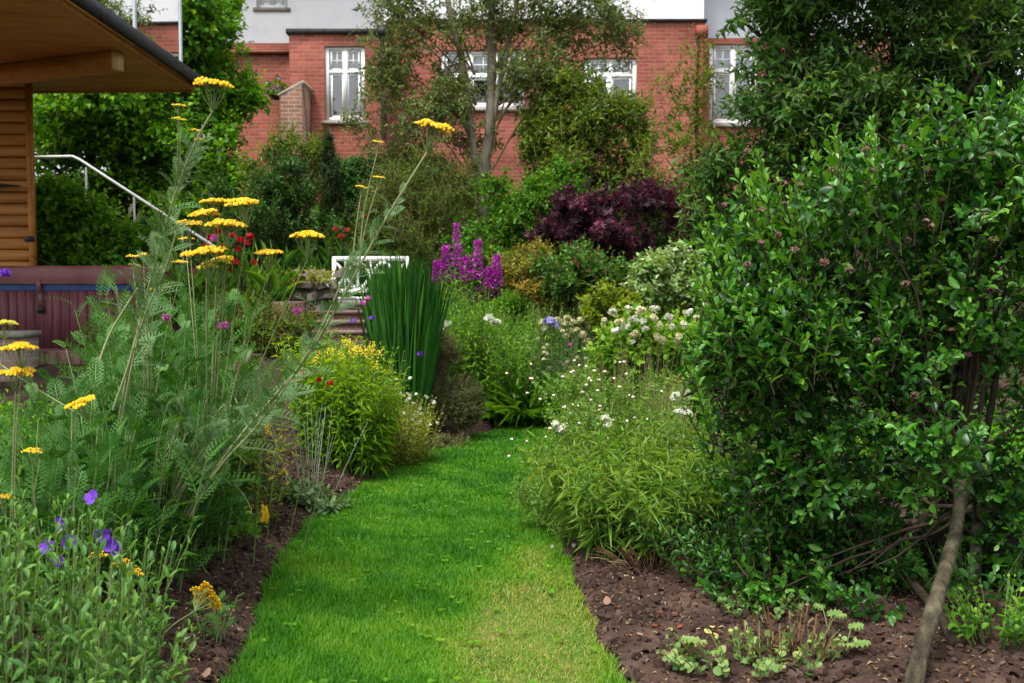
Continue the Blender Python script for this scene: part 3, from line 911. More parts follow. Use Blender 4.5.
def window(root, x0, x1, z0, z1, y, lights=2, transom=.66, bars=True, blind=.4, sill=True):
    """White casement: frame, lights, glazing bars, glass, a blind behind and a dark sheet for the unlit room."""
    mb = MB(); fw = .075; yy = y + .05; d = .07
    mb.box(x0, x0 + fw, yy, yy + d, z0, z1); mb.box(x1 - fw, x1, yy, yy + d, z0, z1)
    mb.box(x0 + fw, x1 - fw, yy, yy + d, z1 - fw, z1); mb.box(x0 + fw, x1 - fw, yy, yy + d, z0, z0 + fw)
    zt = z0 + (z1 - z0) * transom
    if transom < 1: mb.box(x0 + fw, x1 - fw, yy + .003, yy + d - .003, zt - .035, zt + .035)
    iw = (x1 - x0 - 2 * fw) / lights
    for i in range(1, lights):
        xm = x0 + fw + iw * i
        mb.box(xm - .045, xm + .045, yy - .004, yy + d + .004, z0 + fw, z1 - fw)
    f = mb.build('window_frame', M_WHITE, root)
    sb = MB()
    for i in range(lights):
        xa, xb = x0 + fw + iw * i + .03, x0 + fw + iw * (i + 1) - .03
        for za, zb in ((z0 + fw, zt - .035), (zt + .035, z1 - fw)):
            if zb - za < .1: continue
            for b in ((xa, xa + .035, za, zb), (xb - .035, xb, za, zb), (xa + .035, xb - .035, za, za + .035), (xa + .035, xb - .035, zb - .035, zb)):
                sb.box(b[0], b[1], yy + .012, yy + .05, b[2], b[3])
            if bars and za > zt - .1:
                sb.box((xa + xb) / 2 - .011, (xa + xb) / 2 + .011, yy + .02, yy + .04, za + .035, zb - .035)
                sb.box(xa + .035, xb - .035, yy + .022, yy + .042, (za + zb) / 2 - .011, (za + zb) / 2 + .011)
    sb.build('sash', M_WHITE, f)
    g = MB(); g.add([(x0 + fw, yy + .032, z0 + fw), (x1 - fw, yy + .032, z0 + fw), (x1 - fw, yy + .032, z1 - fw), (x0 + fw, yy + .032, z1 - fw)], [(0, 1, 2, 3)])
    g.build('pane', M_WGLASS, f)
    if blind:
        b = MB(); zb = z1 - (z1 - z0) * blind
        k = 24; X = np.linspace(x0 + .05, x1 - .05, k); Y = yy + .16 + .012 * np.sin(np.arange(k) * 1.9)
        V = np.concatenate([np.stack([X, Y, np.full(k, zb)], 1), np.stack([X, Y, np.full(k, z1)], 1)])
        b.add(V, [(i, i + 1, k + i + 1, k + i) for i in range(k - 1)])
        b.build('blind', M_BLIND, f)
    r = MB(); r.box(x0 - .2, x1 + .2, y + .75, y + .8, z0 - .2, z1 + .2); r.build('room_shade_sheet', M_ROOM_SHADE, f)  # near-black sheet: the room's shade is put into its colour
    if sill: box_part('sill', [(x0 - .06, x1 + .06, y - .05, y + .05, z0 - .07, z0 - .002)], M_STONE, f)
    return f


HB = float(gz(np.array([0.]), np.array([20.]))[0]) - .6


def hx(px, Y): return at(px, 200, Y)[0]
def hz(py, Y): return at(512, py, Y)[2]


house = thing('brick_house', 'red brick house with white rendered upper storey and white casement windows above the garden', 'house', (0, 20, HB))
Y0, Y1, Y2, Y3 = 19.5, 20.0, 20.5, 21.2
w1 = (hx(326, Y0), hx(366, Y0), hz(121, Y0), hz(46, Y0))
mb = wall_mesh(hx(291, Y0), hx(389, Y0), HB, hz(34, Y0), Y0, [w1], thick=.47)
mb.build('bay_wall', M_BRICK, house)
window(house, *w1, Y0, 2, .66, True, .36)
box_part('coping', [(hx(290, Y0) - .03, hx(389, Y0) + .05, Y0 - .06, Y0 + .47, hz(34, Y0) + .002, hz(34, Y0) + .09)], M_LEAD, house)
w2 = (hx(441, Y1), hx(526, Y1), hz(108, Y1), hz(50, Y1))
w3 = (hx(583, Y1), hx(636, Y1), hz(116, Y1), hz(58, Y1))
mb = wall_mesh(hx(389, Y1) - .05, hx(703, Y1), HB, hz(22, Y1), Y1, [w2, w3], thick=1.2)
mb.build('wall', M_BRICK, house)
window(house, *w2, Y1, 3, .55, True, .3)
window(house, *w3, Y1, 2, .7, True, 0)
box_part('flashing', [(hx(389, Y1), hx(703, Y1) + .04, Y1 - .05, Y1 + .3, hz(22, Y1) + .002, hz(22, Y1) + .05)], M_LEAD, house)
box_part('door_surround', [(hx(572, Y1), hx(622, Y1), Y1 - .12, Y1 - .003, HB, hz(172, Y1))], M_STONE, house)
mb = wall_mesh(hx(225, Y2), hx(291, Y2) + .1, HB, hz(54, Y2), Y2, [], thick=.5)
mb.build('side_wall', M_BRICK, house)
tb = MB()
for i in range(4):
    a, b = i / 4, (i + 1) / 4
    za = hz(54, Y2) + a * .3; ya = Y2 - .1 + a * .5
    tb.box(hx(225, Y2), hx(291, Y2) + .1, ya, ya + .18, za + .003, za + .06)
tb.build('coping', M_TILE, house)
wu = (hx(259, Y3), hx(290, Y3), hz(8, Y3), hz(-62, Y3))
zt = hz(-110, Y3)
mb = wall_mesh(hx(150, Y3), hx(390, Y3), hz(60, Y3), zt, Y3, [wu], thick=.4)
mb.build('upper_wall', M_RENDER, house)
window(house, *wu, Y3, 2, .6, True, .5)
mb = wall_mesh(hx(385, Y1 + .1), hx(702, Y1 + .1), hz(22, Y1) + .052, zt, Y1 + .1, [], thick=1.0)
mb.build('upper_wall', M_RENDER, house)
# set back wing
w4 = (hx(708, Y2 + .3), hx(756, Y2 + .3), hz(124, Y2 + .3), hz(44, Y2 + .3)); w5 = (hx(812, Y2 + .3), hx(862, Y2 + .3), hz(124, Y2 + .3), hz(44, Y2 + .3))
mb = wall_mesh(hx(700, Y2 + .3), hx(905, Y2 + .3), HB, hz(38, Y2 + .3), Y2 + .3, [w4, w5], thick=.6)
mb.build('side_wall', M_BRICK, house)
window(house, *w4, Y2 + .3, 2, .66, True, .5)
window(house, *w5, Y2 + .3, 2, .66, True, .4)
mb = wall_mesh(hx(700, Y2 + .35), hx(905, Y2 + .35), hz(38, Y2 + .3) + .003, zt, Y2 + .35, [], thick=.5)
mb.build('upper_wall', M_RENDER_GREY, house)
box_part('rear_block', [(hx(160, 22), hx(900, 22), 21.9, 28, HB, zt - .02)], M_RENDER_GREY, house)
rb = MB()
xa, xb = hx(135, 21), hx(925, 21)
V = [(xa, 19.6, zt), (xb, 19.6, zt), (xb, 28.3, zt), (xa, 28.3, zt), (xa + 1, 24, zt + 2.6), (xb - 1, 24, zt + 2.6)]
rb.add([(v[0], v[1], v[2] + .02) for v in V], [(0, 1, 5, 4), (2, 3, 4, 5), (3, 2, 1, 0)], [(1, 2, 5), (3, 0, 4)])
rb.build('roof', M_TILE, house)  # unseen above the view, added for its effect on the lighting


def pipe(name, px, Y, z0, z1, mat, r=.05):
    mb = MB(); x = hx(px, Y)
    mb.tubes([[(x, Y, z0), (x, Y, (z0 + z1) / 2), (x, Y, z1)]], r, 8)
    for z in np.arange(z0 + .4, z1, 1.1): mb.tubes([[(x, Y, z), (x, Y, z + .04), (x, Y, z + .08)]], r * 1.4, 8)
    mb.box(x - .11, x + .11, Y - .1, Y + .1, z1 - .05, z1 + .16)
    return mb.build(name, mat, house, smooth=False)


pipe('drainpipe', 384, Y0 - .09, hz(140, Y0), hz(36, Y0), M_BLACK)
pipe('drainpipe', 700, Y1 - .1, HB, hz(36, Y1), noise_mat('red_pipe', [(.25, .06, .045), (.3, .075, .05)], bump=.05))
# buttress with a sloping cap
bb = MB(); Yb = 18.6
xl, xr = hx(281, Yb), hx(303, Yb); zl, zr = hz(97, Yb), hz(84, Yb)
zb = HB - .3
V = [(xl, Yb, zb), (xr, Yb, zb), (xr, Yb, zr), (xl, Yb, zl), (xl, Y0 - .02, zb), (xr, Y0 - .02, zb), (xr, Y0 - .02, zr), (xl, Y0 - .02, zl)]
bb.add(V, [(0, 1, 2, 3), (5, 4, 7, 6), (1, 5, 6, 2), (4, 0, 3, 7), (3, 2, 6, 7)])
bb.build('buttress', M_BRICK_B, house)
bb = MB()
a, b = np.array([xl - .04, 0, zl + .03]), np.array([xr + .04, 0, zr + .05])
bb.bar(a + [0, (Yb + Y0) / 2, 0], b + [0, (Yb + Y0) / 2, 0], Y0 - Yb - .06, .07)
bb.build('coping', M_STONE, house)

# hanging basket on the brick wall
c = at(276, 92, 20.1)
hb = thing('hanging_basket', 'small basket of mauve flowers hanging on the brick wall beside the buttress', 'basket', c)
mb = MB(); mb.tubes([[c + [0, 0, -.16], c + [0, 0, -.08], c + [0, 0, 0]]], np.array([[.06, .14, .18]]), 10); mb.build('basket', M_BLACK, hb)
mb = MB(); mb.tubes([[c + [0, .38, .32], c + [0, .1, .36], c + [0, 0, .3], c + [0, 0, 0]]], .012, 5); mb.build('bracket', M_BLACK, hb)
mb = MB(); P, o_ = sample_blobs([(c[0], c[1], c[2] + .06, .22, .2, .15)], 260, (.4, 1), 1); mb.place(T_OVAL5, P, o_, rng.normal(0, 1, P.shape) + UP, .07, .05, rng.random(len(P))); mb.build('foliage', L_OLIVE, hb)
mb = MB()
for q in P[:14]: florets(mb, q + [0, 0, .05], 8, .04, UP, .025)
tag(mb.build('flowers', F_LILAC, hb), kind='stuff')

# ------------------------------------------------------------------ summer house with roof terrace
sh = thing('summerhouse', 'timber summerhouse with honey stained log cladding and wide flat roof overhang beside the hot tub', 'summerhouse', at(-60, 300, 12.6))
YW = 12.3; xw = hx(32, YW); zs = 4.0
lb = MB(); z = .82
while z < zs - .02:
    k = 9; a = np.linspace(-pi / 2, pi / 2, k); prof = np.stack([-.035 * np.cos(a), (.066 * np.sin(a) + .07)], 1)
    V = [(x, YW + p[0], z + p[1]) for x in (xw - 3.2, xw - .02) for p in prof]
    lb.add(V, [(i, k + i, k + i + 1, i + 1) for i in range(k - 1)])
    V = [(xx - .03 - p[0], y, z + p[1]) for xx, y in ((xw, YW + .02), (xw - 2.4, YW + 3)) for p in prof]
    lb.add(V, [(i, k + i, k + i + 1, i + 1) for i in range(k - 1)])
    z += .14
lb.box(xw - 3.2, xw - .05, YW + .02, YW + .06, .8, zs)
lb.build('log_wall', M_LOG, sh)
box_part('corner_post', [(xw - .03, xw + .03, YW - .05, YW + .03, .82, zs)], M_SOFFIT, sh)
br = MB(); q = at(-6, 184, YW - .12)
br.add([q + [-.3, -.06, .05], q + [.32, -.06, -.02], q + [-.3, -.06, -.05], q + [-.3, .06, .05], q + [.32, .06, -.02], q + [-.3, .06, -.05]], [(0, 1, 4, 3), (1, 2, 5, 4)], [(0, 2, 1), (3, 4, 5)])
br.build('dark_wedge', M_BLACK, sh)  # thin black wedge standing just off the log wall
hg = MB(); q = at(29, 239, YW - .06); hg.box(q[0] - .05, q[0] + .06, q[1] - .02, q[1] + .02, q[2] - .03, q[2] + .03); hg.build('hinge', M_BLACK, sh)
# roof: eave runs away from the viewer
c0 = at(196, 90, 12.7); zso = c0[2]
e1 = at(62, 1, 9.25)
t_ = (zso - EYE) / (at(20, -90, 1)[2] - EYE)
def soff(px, py):
    d = at(px, py, 1) - [0, 0, EYE]
    return np.array([0, 0, EYE]) + d * ((zso - EYE) / d[2])
E0, E1 = soff(196, 90), soff(60, 0)
ed = nrm(E0 - E1); E1 = E1 - ed * 2.0; L_ = (E0 - E1)
W_ = np.array([-4.2, 0.15, 0])
def slab(a, b, c, d, z0, z1):
    mb = MB(); V = [(*p[:2], z0) for p in (a, b, c, d)] + [(*p[:2], z1) for p in (a, b, c, d)]
    mb.add(V, [(0, 1, 2, 3), (7, 6, 5, 4), (0, 4, 5, 1), (1, 5, 6, 2), (2, 6, 7, 3), (3, 7, 4, 0)]); return mb
o1 = np.array([-.07, 0, 0])
slab(E0 + o1, E1 + o1, E1 + W_, E0 + W_, zso, zso + .03).build('soffit', M_SOFFIT, sh)
slab(E0 + [.02, .06, 0], E1 + [.02, 0, 0], E1 + W_, E0 + W_ + [0, .06, 0], zso + .06, zso + .16).build('roof', M_LEAD, sh)
fb = MB(); n_ = np.array([0, 0, .03]); fb.bar(E0 + o1 * .5 + n_, E1 + o1 * .5 + n_, .035, .1); fb.bar(E0 + W_ + [0, .03, .03], E0 + [-.03, .03, .03], .035, .1)
fb.build('fascia', M_SOFFIT, sh)
gb = MB(); gb.bar(E0 + [.05, .08, .1], E1 + [.05, 0, .1], .06, .13); gb.build('gutter', M_LEAD, sh)
ba, bb_ = soff(-60, 74), soff(116, 50)
bb2 = MB(); bb2.bar(ba - [0, 0, .11], bb_ - [0, 0, .11], .14, .2); bm = bb2.build('beam', M_SOFFIT, sh)
be = MB(); tdir = nrm(bb_ - ba); be.bar(bb_ - [0, 0, .11] + tdir * .003, bb_ - [0, 0, .11] + tdir * .03, .142, .202); be.build('beam_end', M_PALEWOOD, bm)

# glass balustrade on the roof edge
gl = thing('glass_balustrade', 'frameless glass balustrade with slim steel posts along the summerhouse roof edge', 'balustrade', E0 + [-.1, -.2, .16])
inset = np.array([-.06, 0, 0])
posts = []
for px, py in ((181, 66), (135, 38), (64, -8)):
    d = at(px, py, 1) - [0, 0, EYE]; q = np.array([0, 0, EYE]) + d * ((zso + .16 - EYE) / d[2]); posts.append(q)
posts.append(posts[-1] - ed * 1.4)
for q in posts:
    mb = MB(); mb.tubes([[q, q + [0, 0, .55], q + [0, 0, 1.1]]], .022, 10)
    mb.tubes([[q, q + [0, 0, .01], q + [0, 0, .02]]], .05, 10); mb.build('post', M_STEEL, gl)
for a, b in zip(posts[:-1], posts[1:]):
    t2 = nrm(b - a); mb = MB(); p, q = a + t2 * .05, b - t2 * .05
    mb.add([p + [0, 0, .08], q + [0, 0, .08], q + [0, 0, 1.05], p + [0, 0, 1.05]], [(0, 1, 2, 3)]); mb.build('glass_panel', M_GLASS, gl)
p0 = posts[0]; mb = MB(); q = p0 + [-3.5, .1, 0]
mb.add([p0 + [-.06, 0, .08], q + [0, 0, .08], q + [0, 0, 1.05], p0 + [-.06, 0, 1.05]], [(0, 1, 2, 3)]); mb.build('glass_panel', M_GLASS, gl)

# handrail beyond the shrubs
def HP(px, py, Y=13.4): return at(px, py, Y)
hr = thing('handrail', 'white painted metal handrail sloping down behind the shrubs', 'handrail', OG(120, 13.4))
mb = MB(); mb.tubes([[HP(20, 157), HP(40, 157), HP(73, 156.5), HP(80, 160), HP(120, 186), HP(165, 215), HP(215, 247)]], .02, 8); mb.build('rail', M_WHITE, hr)
for px, py in ((86, 166), (134, 195), (182, 226)):
    q = HP(px, py); g = on_ground(q[0], q[1]); mb = MB(); mb.tubes([[q - [0, 0, .02], (q + g) / 2, g]], .015, 8); mb.build('post', M_WHITE, hr)

# ------------------------------------------------------------------ terraces, steps
struct_boxes('patio', [(-9, PATIO_X - .05, PATIO_Y + .14, 13.2, .55, .82)], M_PAVE)
rw = thing('retaining_wall', 'low brown brick retaining wall in front of the hot tub', 'wall', (-4, PATIO_Y, .1))
box_part('wall', [(-8.5, PATIO_X + .05, PATIO_Y - .12, PATIO_Y + .13, -.1, .845)], M_BRICK_B, rw)
cp_ = MB()
for i in range(52):
    x = -8.5 + i * .116
    if x < PATIO_X: cp_.box(x, x + .107, PATIO_Y - .15, PATIO_Y + .139, .55, .875 + .004 * random.random(), rnd=random.random())
cp_.build('coping', noise_mat('brick_coping', [(.1, .06, .042), (.17, .1, .07), (.2, .13, .09)], scale=7, bump=.4), rw)
# pale brick pier
q = at(12, 331, 9.3)
pr = thing('brick_pier', 'short pale brick pier in front of the hot tub cabinet', 'pier', (q[0], 9.3, .3))
box_part('pier', [(q[0] - .5, q[0] + .18, 9.0, 9.44, -.05, q[2] - .05)], brick_mat('pale_brick', (.3, .21, .16), (.24, .17, .13), (.3, .27, .23)), pr)
box_part('cap', [(q[0] - .52, q[0] + .2, 8.98, 9.46, q[2] - .048, q[2])], M_STONE, pr)

st = thing('garden_steps', 'short flight of purple brown brick steps rising to the white bench', 'steps', on_ground(-1.95, 11.2))
x0, x1 = hx(296, 11), hx(373, 11)
zs_ = [at(512, y, 11.2)[2] for y in (340, 330, 320.5, 311, 303)]
for i, zt_ in enumerate(zs_):
    y0 = 10.85 + i * .2
    box_part('step', [(x0, x1, y0, y0 + .55, zt_ - .3, zt_ - .04)], M_BRICK_P, st)
    box_part('tread', [(x0 - .01, x1 + .01, y0 - .025, y0 + .22, zt_ - .038, zt_)], noise_mat('tread_%d' % i, [(.16, .09, .08), (.25, .17, .15)], scale=7), st)
box_part('side_wall', [(x0 - .2, x0 - .003, 10.7, 12.2, .0, zs_[-1] + .02), (x1 + .003, x1 + .2, 10.9, 12.2, 0, zs_[-1] - .1)], M_BRICK_P, st)
struct_boxes('terrace', [(-4.2, -1.0, 12.0, 13.7, .3, 1.12)], M_PAVE)

# white bench
YB = 13.0
bx0, bx1 = hx(328, YB), hx(406, YB); zg = 1.12
ztop = hz(258, YB); zseat = hz(297, YB)
be_ = thing('garden_bench', 'white painted garden bench with openwork back at the top of the steps', 'bench', ((bx0 + bx1) / 2, YB, zg))
tilt = .1
def bp(x, z): return np.array([x, YB + .25 + tilt * (z - zseat), z])
mb = MB()
mb.bar(bp(bx0, ztop), bp(bx1, ztop), .045, .06); mb.bar(bp(bx0, zseat + .08), bp(bx1, zseat + .08), .035, .05)
for k in range(3):
    xa = bx0 + (bx1 - bx0) * k / 3; xb = bx0 + (bx1 - bx0) * (k + 1) / 3
    if k: mb.bar(bp(xa, zseat + .1), bp(xa, ztop - .03), .03, .035)
    for s in (0, 1):
        p = []
        for t in np.linspace(0, 1, 9):
            xx = xa + (xb - xa) * (t if s == 0 else 1 - t); zz = zseat + .1 + (ztop - zseat - .14) * (t * t * (3 - 2 * t))
            p.append(bp(xx, zz) + [0, .004 * s, 0])
        mb.tubes([p], .02, 6)
    m_ = (xa + xb) / 2
    mb.bar(bp(m_, zseat + .1), bp(m_, ztop - .03), .02, .03)
mb.build('backrest', M_WHITE, be_)
mb = MB()
for i in range(5): mb.box(bx0, bx1, YB - .24 + i * .1, YB - .24 + i * .1 + .085, zseat - .025, zseat)
mb.box(bx0 + .03, bx1 - .03, YB - .22, YB - .19, zseat - .1, zseat - .027)
mb.build('seat', M_WHITE, be_)
for x in (bx0 + .02, bx1 - .02):
    mb = MB(); mb.bar((x, YB - .21, zg), (x, YB - .21, zseat + .2), .05, .05); mb.build('leg', M_WHITE, be_)
    mb = MB(); mb.bar((x, YB + .24, zg), bp(x, ztop + .02), .05, .05); mb.build('leg', M_WHITE, be_)
    mb = MB(); mb.bar((x, YB - .26, zseat + .22), (x, YB + .27, zseat + .23), .06, .035); mb.build('armrest', M_WHITE, be_)

# ------------------------------------------------------------------ hot tub
YT = 10.1
tx1 = hx(132, YT); tx0 = tx1 - 2.0; zb_ = .82; zc0 = hz(283, YT); zc1 = hz(266, YT)
tub = thing('hot_tub', 'covered hot tub with maroon slatted cabinet and padded maroon lid on the terrace', 'hot tub', ((tx0 + tx1) / 2, YT + 1, zb_))


def rrect(x0, x1, y0, y1, r, n=6):
    P = []
    for cx, cy, a0 in ((x1 - r, y0 + r, -pi / 2), (x1 - r, y1 - r, 0), (x0 + r, y1 - r, pi / 2), (x0 + r, y0 + r, pi)):
        for i in range(n + 1):
            a = a0 + pi / 2 * i / n; P.append((cx + r * cos(a), cy + r * sin(a)))
    return P


def ext(mb, P, z0, z1, cap=True):
    n = len(P); V = [(*p, z0) for p in P] + [(*p, z1) for p in P]
    mb.add(V, [(i, (i + 1) % n, n + (i + 1) % n, n + i) for i in range(n)])
    if cap:
        c = np.mean(P, 0); mb.add([(*p, z1) for p in P] + [(*c, z1)], T=[(i, (i + 1) % n, n) for i in range(n)])


mb = MB(); x = tx0
P = rrect(tx0, tx1, YT, YT + 2, .12, 6); ext(mb, P, zb_, zc0)
sw = .088; k = int((tx1 - tx0 - .24) / sw)
for i in range(k):
    xa = tx0 + .12 + i * sw
    mb.box(xa + .004, xa + sw - .004, YT - .012, YT + .005, zb_ + .05, zc0 - .03, rnd=random.random())
mb.box(tx0 + .05, tx1 - .05, YT - .016, YT + .003, zb_ + .002, zb_ + .048)
mb.build('cabinet', M_TUB, tub)
mb = MB(); ext(mb, rrect(tx0 - .02, tx1 + .02, YT - .02, YT + 2.02, .13), zc0 - .075, zc0 + .005); mb.build('rim', M_BLUE, tub)
mb = MB()
Pc = np.array(rrect(tx0 - .05, tx1 + .05, YT - .05, YT + 2.05, .15, 8)); cc = Pc.mean(0); rows = []
wob = .008 * np.sin(np.arange(len(Pc)) * 1.7)
for f, z in ((1.0, zc0 - .01), (1.003, zc0 + .04), (1.002, zc1 - .03), (.99, zc1 - .008), (.965, zc1), (.5, zc1 + .012), (.01, zc1 + .015)):
    rows.append(np.column_stack([cc + (Pc - cc) * f, z + wob * (1 if f > .9 else 0)]))
n = len(Pc)
mb.add(np.concatenate(rows), [(r * n + i, r * n + (i + 1) % n, (r + 1) * n + (i + 1) % n, (r + 1) * n + i) for r in range(len(rows) - 1) for i in range(n)])
cv = mb.build('cover', M_COVER, tub, smooth=True)
# strap, clip and handle
xs_ = hx(39, YT); mb = MB(); mb.box(xs_ - .02, xs_ + .02, YT - .062, YT - .053, zc0 - .1, zc0 + .04); mb.box(xs_ - .018, xs_ + .018, YT - .035, YT - .028, zc0 - .24, zc0 - .09)
sp = mb.build('strap', M_COVER, tub)
mb = MB(); mb.box(xs_ - .03, xs_ + .03, YT - .045, YT - .02, zc0 - .3, zc0 - .235); mb.build('buckle', M_BLACK, sp)
xa, xb, zz = hx(94, YT), hx(113, YT), hz(300, YT)
mb = MB(); mb.tubes([curve_pts([(xa, YT - .01, zz + .02), (xa + .01, YT - .05, zz), (xa + .04, YT - .06, zz - .02), (xb - .04, YT - .06, zz - .02), (xb - .01, YT - .05, zz), (xb, YT - .01, zz + .02)], 18)], .014, 8)
mb.box(xa - .03, xa + .03, YT - .022, YT - .012, zz - .0, zz + .05); mb.box(xb - .03, xb + .03, YT - .022, YT - .012, zz, zz + .05)
mb.build('handle', M_TUB, tub, smooth=True)

# dry stone wall below the red flowers
sw_ = thing('stone_wall', 'rough dry stone wall behind the light green mound', 'wall', OG(300, 11.6))
mb = MB()
for r in range(4):
    x = hx(252, 11.6)
    while x < hx(335, 11.6):
        wd = random.uniform(.12, .3); h = .13
        z = at(512, 322, 11.6)[2] + r * h
        balls(mb, [(x + wd / 2, 11.6 + random.uniform(-.04, .04), z)], UP, 1, t=T_BALL)
        V = mb.V[-1]; c = V.mean(0); V[:] = c + (V - c) * [wd * .52, .14, h * .55] + rng.normal(0, .012, V.shape)
        x += wd
    
mb.box(hx(252, 11.7), hx(335, 11.7), 11.62, 11.85, .2, at(512, 322, 11.6)[2] + .4)
mb.build('wall', M_ROCK, sw_)
# dark board edging under the big shrub
eb = thing('edging_board', 'dark timber board edging the bed beneath the glossy shrub', 'edging board', on_ground(1.75, 4.9))
mb = MB(); a, b = on_ground(1.42, 4.95, .1), on_ground(2.75, 4.1, .13); mb.bar(a, b, .05, .26); mb.build('board', M_SLEEPER, eb)
for q in (a, a * .45 + b * .55):
    mb = MB(); mb.bar(q + [-.06, -.03, -.2], q + [-.06, -.03, .18], .04, .04); mb.build('stake', M_ROCK, eb)

# ================================================================== trees and tall shrubs at the back
Yt = 16.
base = OG(120, Yt)
shrub('broadleaf_tree', 'broad bright green tree with a dense crown behind the summerhouse', 'tree',
      [B(110, 40, Yt, 120, 120, 1.6), B(195, 120, Yt, 62, 66, 1.1), B(90, 165, Yt, 80, 60, 1.2), B(205, 40, Yt, 38, 45, .8), B(190, 185, Yt, 62, 50, 1.), B(30, -40, Yt, 110, 100, 1.6), B(232, 90, Yt, 30, 40, .6), B(150, 0, Yt, 70, 50, 1.), B(150, 100, Yt + .5, 80, 90, 1.), B(90, 100, Yt + .4, 60, 80, 1.), B(75, 120, Yt - .5, 60, 45, .8), B(160, 22, Yt - .6, 48, 48, .6), B(120, -5, Yt - .6, 50, 40, .6)],
      base, 5200, .55, 11, T_OVAL5, .115, .085, L_BEECH, ST_DARK, seed=2, gap=-.5, nl=16, limb=.06, twig=.006, back=.3, parts=('crown', 'limb'), droop=1.2, rvar=.22, rmean=.6,
      trunk=[((base[0], base[1], base[2] - .1), at(118, 150, Yt), at(112, 40, Yt))] and [([(*base,), at(118, 150, Yt), at(112, 40, Yt)], .16, .06)], bark=BARK_GREY)

Yt = 13.15; base = OG(85, Yt)
shrub('laurel_shrub', 'dark large leaved shrub standing under the white handrail', 'shrub', [B(75, 222, Yt, 48, 46, .45), B(60, 250, Yt, 45, 40, .4), B(110, 245, Yt, 36, 34, .4), B(150, 238, Yt, 26, 20, .35), B(55, 195, Yt, 24, 22, .3)], base,
      760, .38, 10, T_OVAL5, .11, .07, L_BEECH, ST_DARK, seed=3, droop=1.3, rmean=.5, gap=-.6)
blades('ornamental_grass', 'fountain of narrow bright green grass behind the hot tub', 'grass plant', OG(128, 11.9), 520, (.35, .3, 0), 1.05, .55, .014, L_HERB, T_ARCH, 1.0, rmean=.45)

Yt = 15.2; base = OG(285, Yt)
shrub('pieris_shrub', 'shrub with pale brownish green top growing against the brick buttress', 'shrub', [B(290, 165, Yt, 36, 34, .6), B(262, 180, Yt, 26, 26, .5), B(305, 180, Yt, 24, 30, .5)], base,
      620, .35, 10, T_LANCE5, .085, .03, L_OLIVE, seed=4, rmean=.4, gap=-.5)
Yt = 14.6; base = OG(285, Yt)
shrub('dark_evergreen', 'dark evergreen shrub filling the corner behind the yellow yarrow heads', 'shrub', [B(275, 225, Yt, 48, 50, .7), B(320, 250, Yt, 36, 45, .6), B(232, 235, Yt, 36, 50, .6), B(280, 190, Yt, 40, 28, .5)], base,
      1100, .38, 11, T_LANCE5, .085, .03, L_DARK, ST_DARK, seed=5, rmean=.4, gap=-.55)
base = OG(331, 15.0)
shrub('conifer', 'slim dark columnar conifer standing below the tall white window', 'conifer', [B(330, 240, 15., 15, 60, .22), B(329, 185, 15., 11, 45, .17), B(328, 150, 15., 7, 30, .1)], base,
      900, .22, 12, T_LANCE5, .05, .016, L_CONIF, ST_DARK, seed=6, dirup=1.6, sub=2, lump=.1, back=.8, nl=3, trunk=[([base, at(329, 150, 15.)], .05, .015)], bark=BARK_DARK, parts=('crown', 'limb'))
base = OG(390, 16.2)
hd = thing('hedge', 'clipped dark green hedge running below the brick wall', 'hedge', base)
mb, sb = MB(), MB()
n = 5200; x = rng.uniform(hx(335, 16.2), hx(445, 16.2), n); y = 16.2 + rng.uniform(-.35, .35, n); zt_ = at(512, 170, 16.2)[2]
z = rng.uniform(1.7, zt_, n); f = rng.random(n)
y = np.where(f < .6, 15.85 + .06 * rng.normal(0, 1, n), y); z = np.where(f > .6, zt_ + .05 * rng.normal(0, 1, n), z)
P = np.stack([x, y, z], 1)
d = nrm(np.where(f[:, None] < .6, [0, -1., .4], [0, -.2, 1.]) + rng.normal(0, .5, (n, 3)))
leafy(mb, P, d, np.full(n, .12), rng.normal(0, .1, (n, 3)), 6, T_OVAL5, .05, .03, rmean=.4)
mb.box(x.min(), x.max(), 15.95, 16.5, 1.5, zt_ - .08)
mb.build('foliage', L_DARK, hd)
tg = np.stack([np.linspace(x.min(), x.max(), 9), np.full(9, 16.2), np.full(9, zt_ - .2)], 1)
for q in tg: sb.tubes([[q * [1, 1, 0] + [0, 0, 1.6], q]], .02, 5)
sb.build('stem', ST_DARK, hd)

# multi-stemmed tree in front of the house
Yt = 15.2; base = OG(486, Yt); base[2] = at(486, 225, Yt)[2]
def tp(px, py, dy=0): return at(px, py, Yt + dy)
crown_pts = [(400, -20, -.3), (430, -35, .2), (470, -45, 0), (510, -35, .2), (550, -25, -.2), (590, -15, .1), (415, 35, -.2), (440, 80, .3), (420, 120, -.3), (405, 160, .2), (452, 30, 0), (505, 30, .2), (532, 5, 0), (560, 25, .3), (600, 15, -.1),
             (385, 85, -.1), (375, 128, .2), (430, 185, .2), (455, 215, -.2), (622, 35, .2), (540, 62, -.2), (468, 140, .2), (575, 50, .2), (395, 15, .1), (490, 0, -.3), (515, 75, -.3), (455, 95, -.3), (440, 120, -.2), (395, 185, .1), (415, 200, 0), (545, 95, 0), (385, 60, 0)]
blobs = [B(px, py, Yt + dy, 24, 24, .4) for px, py, dy in crown_pts]
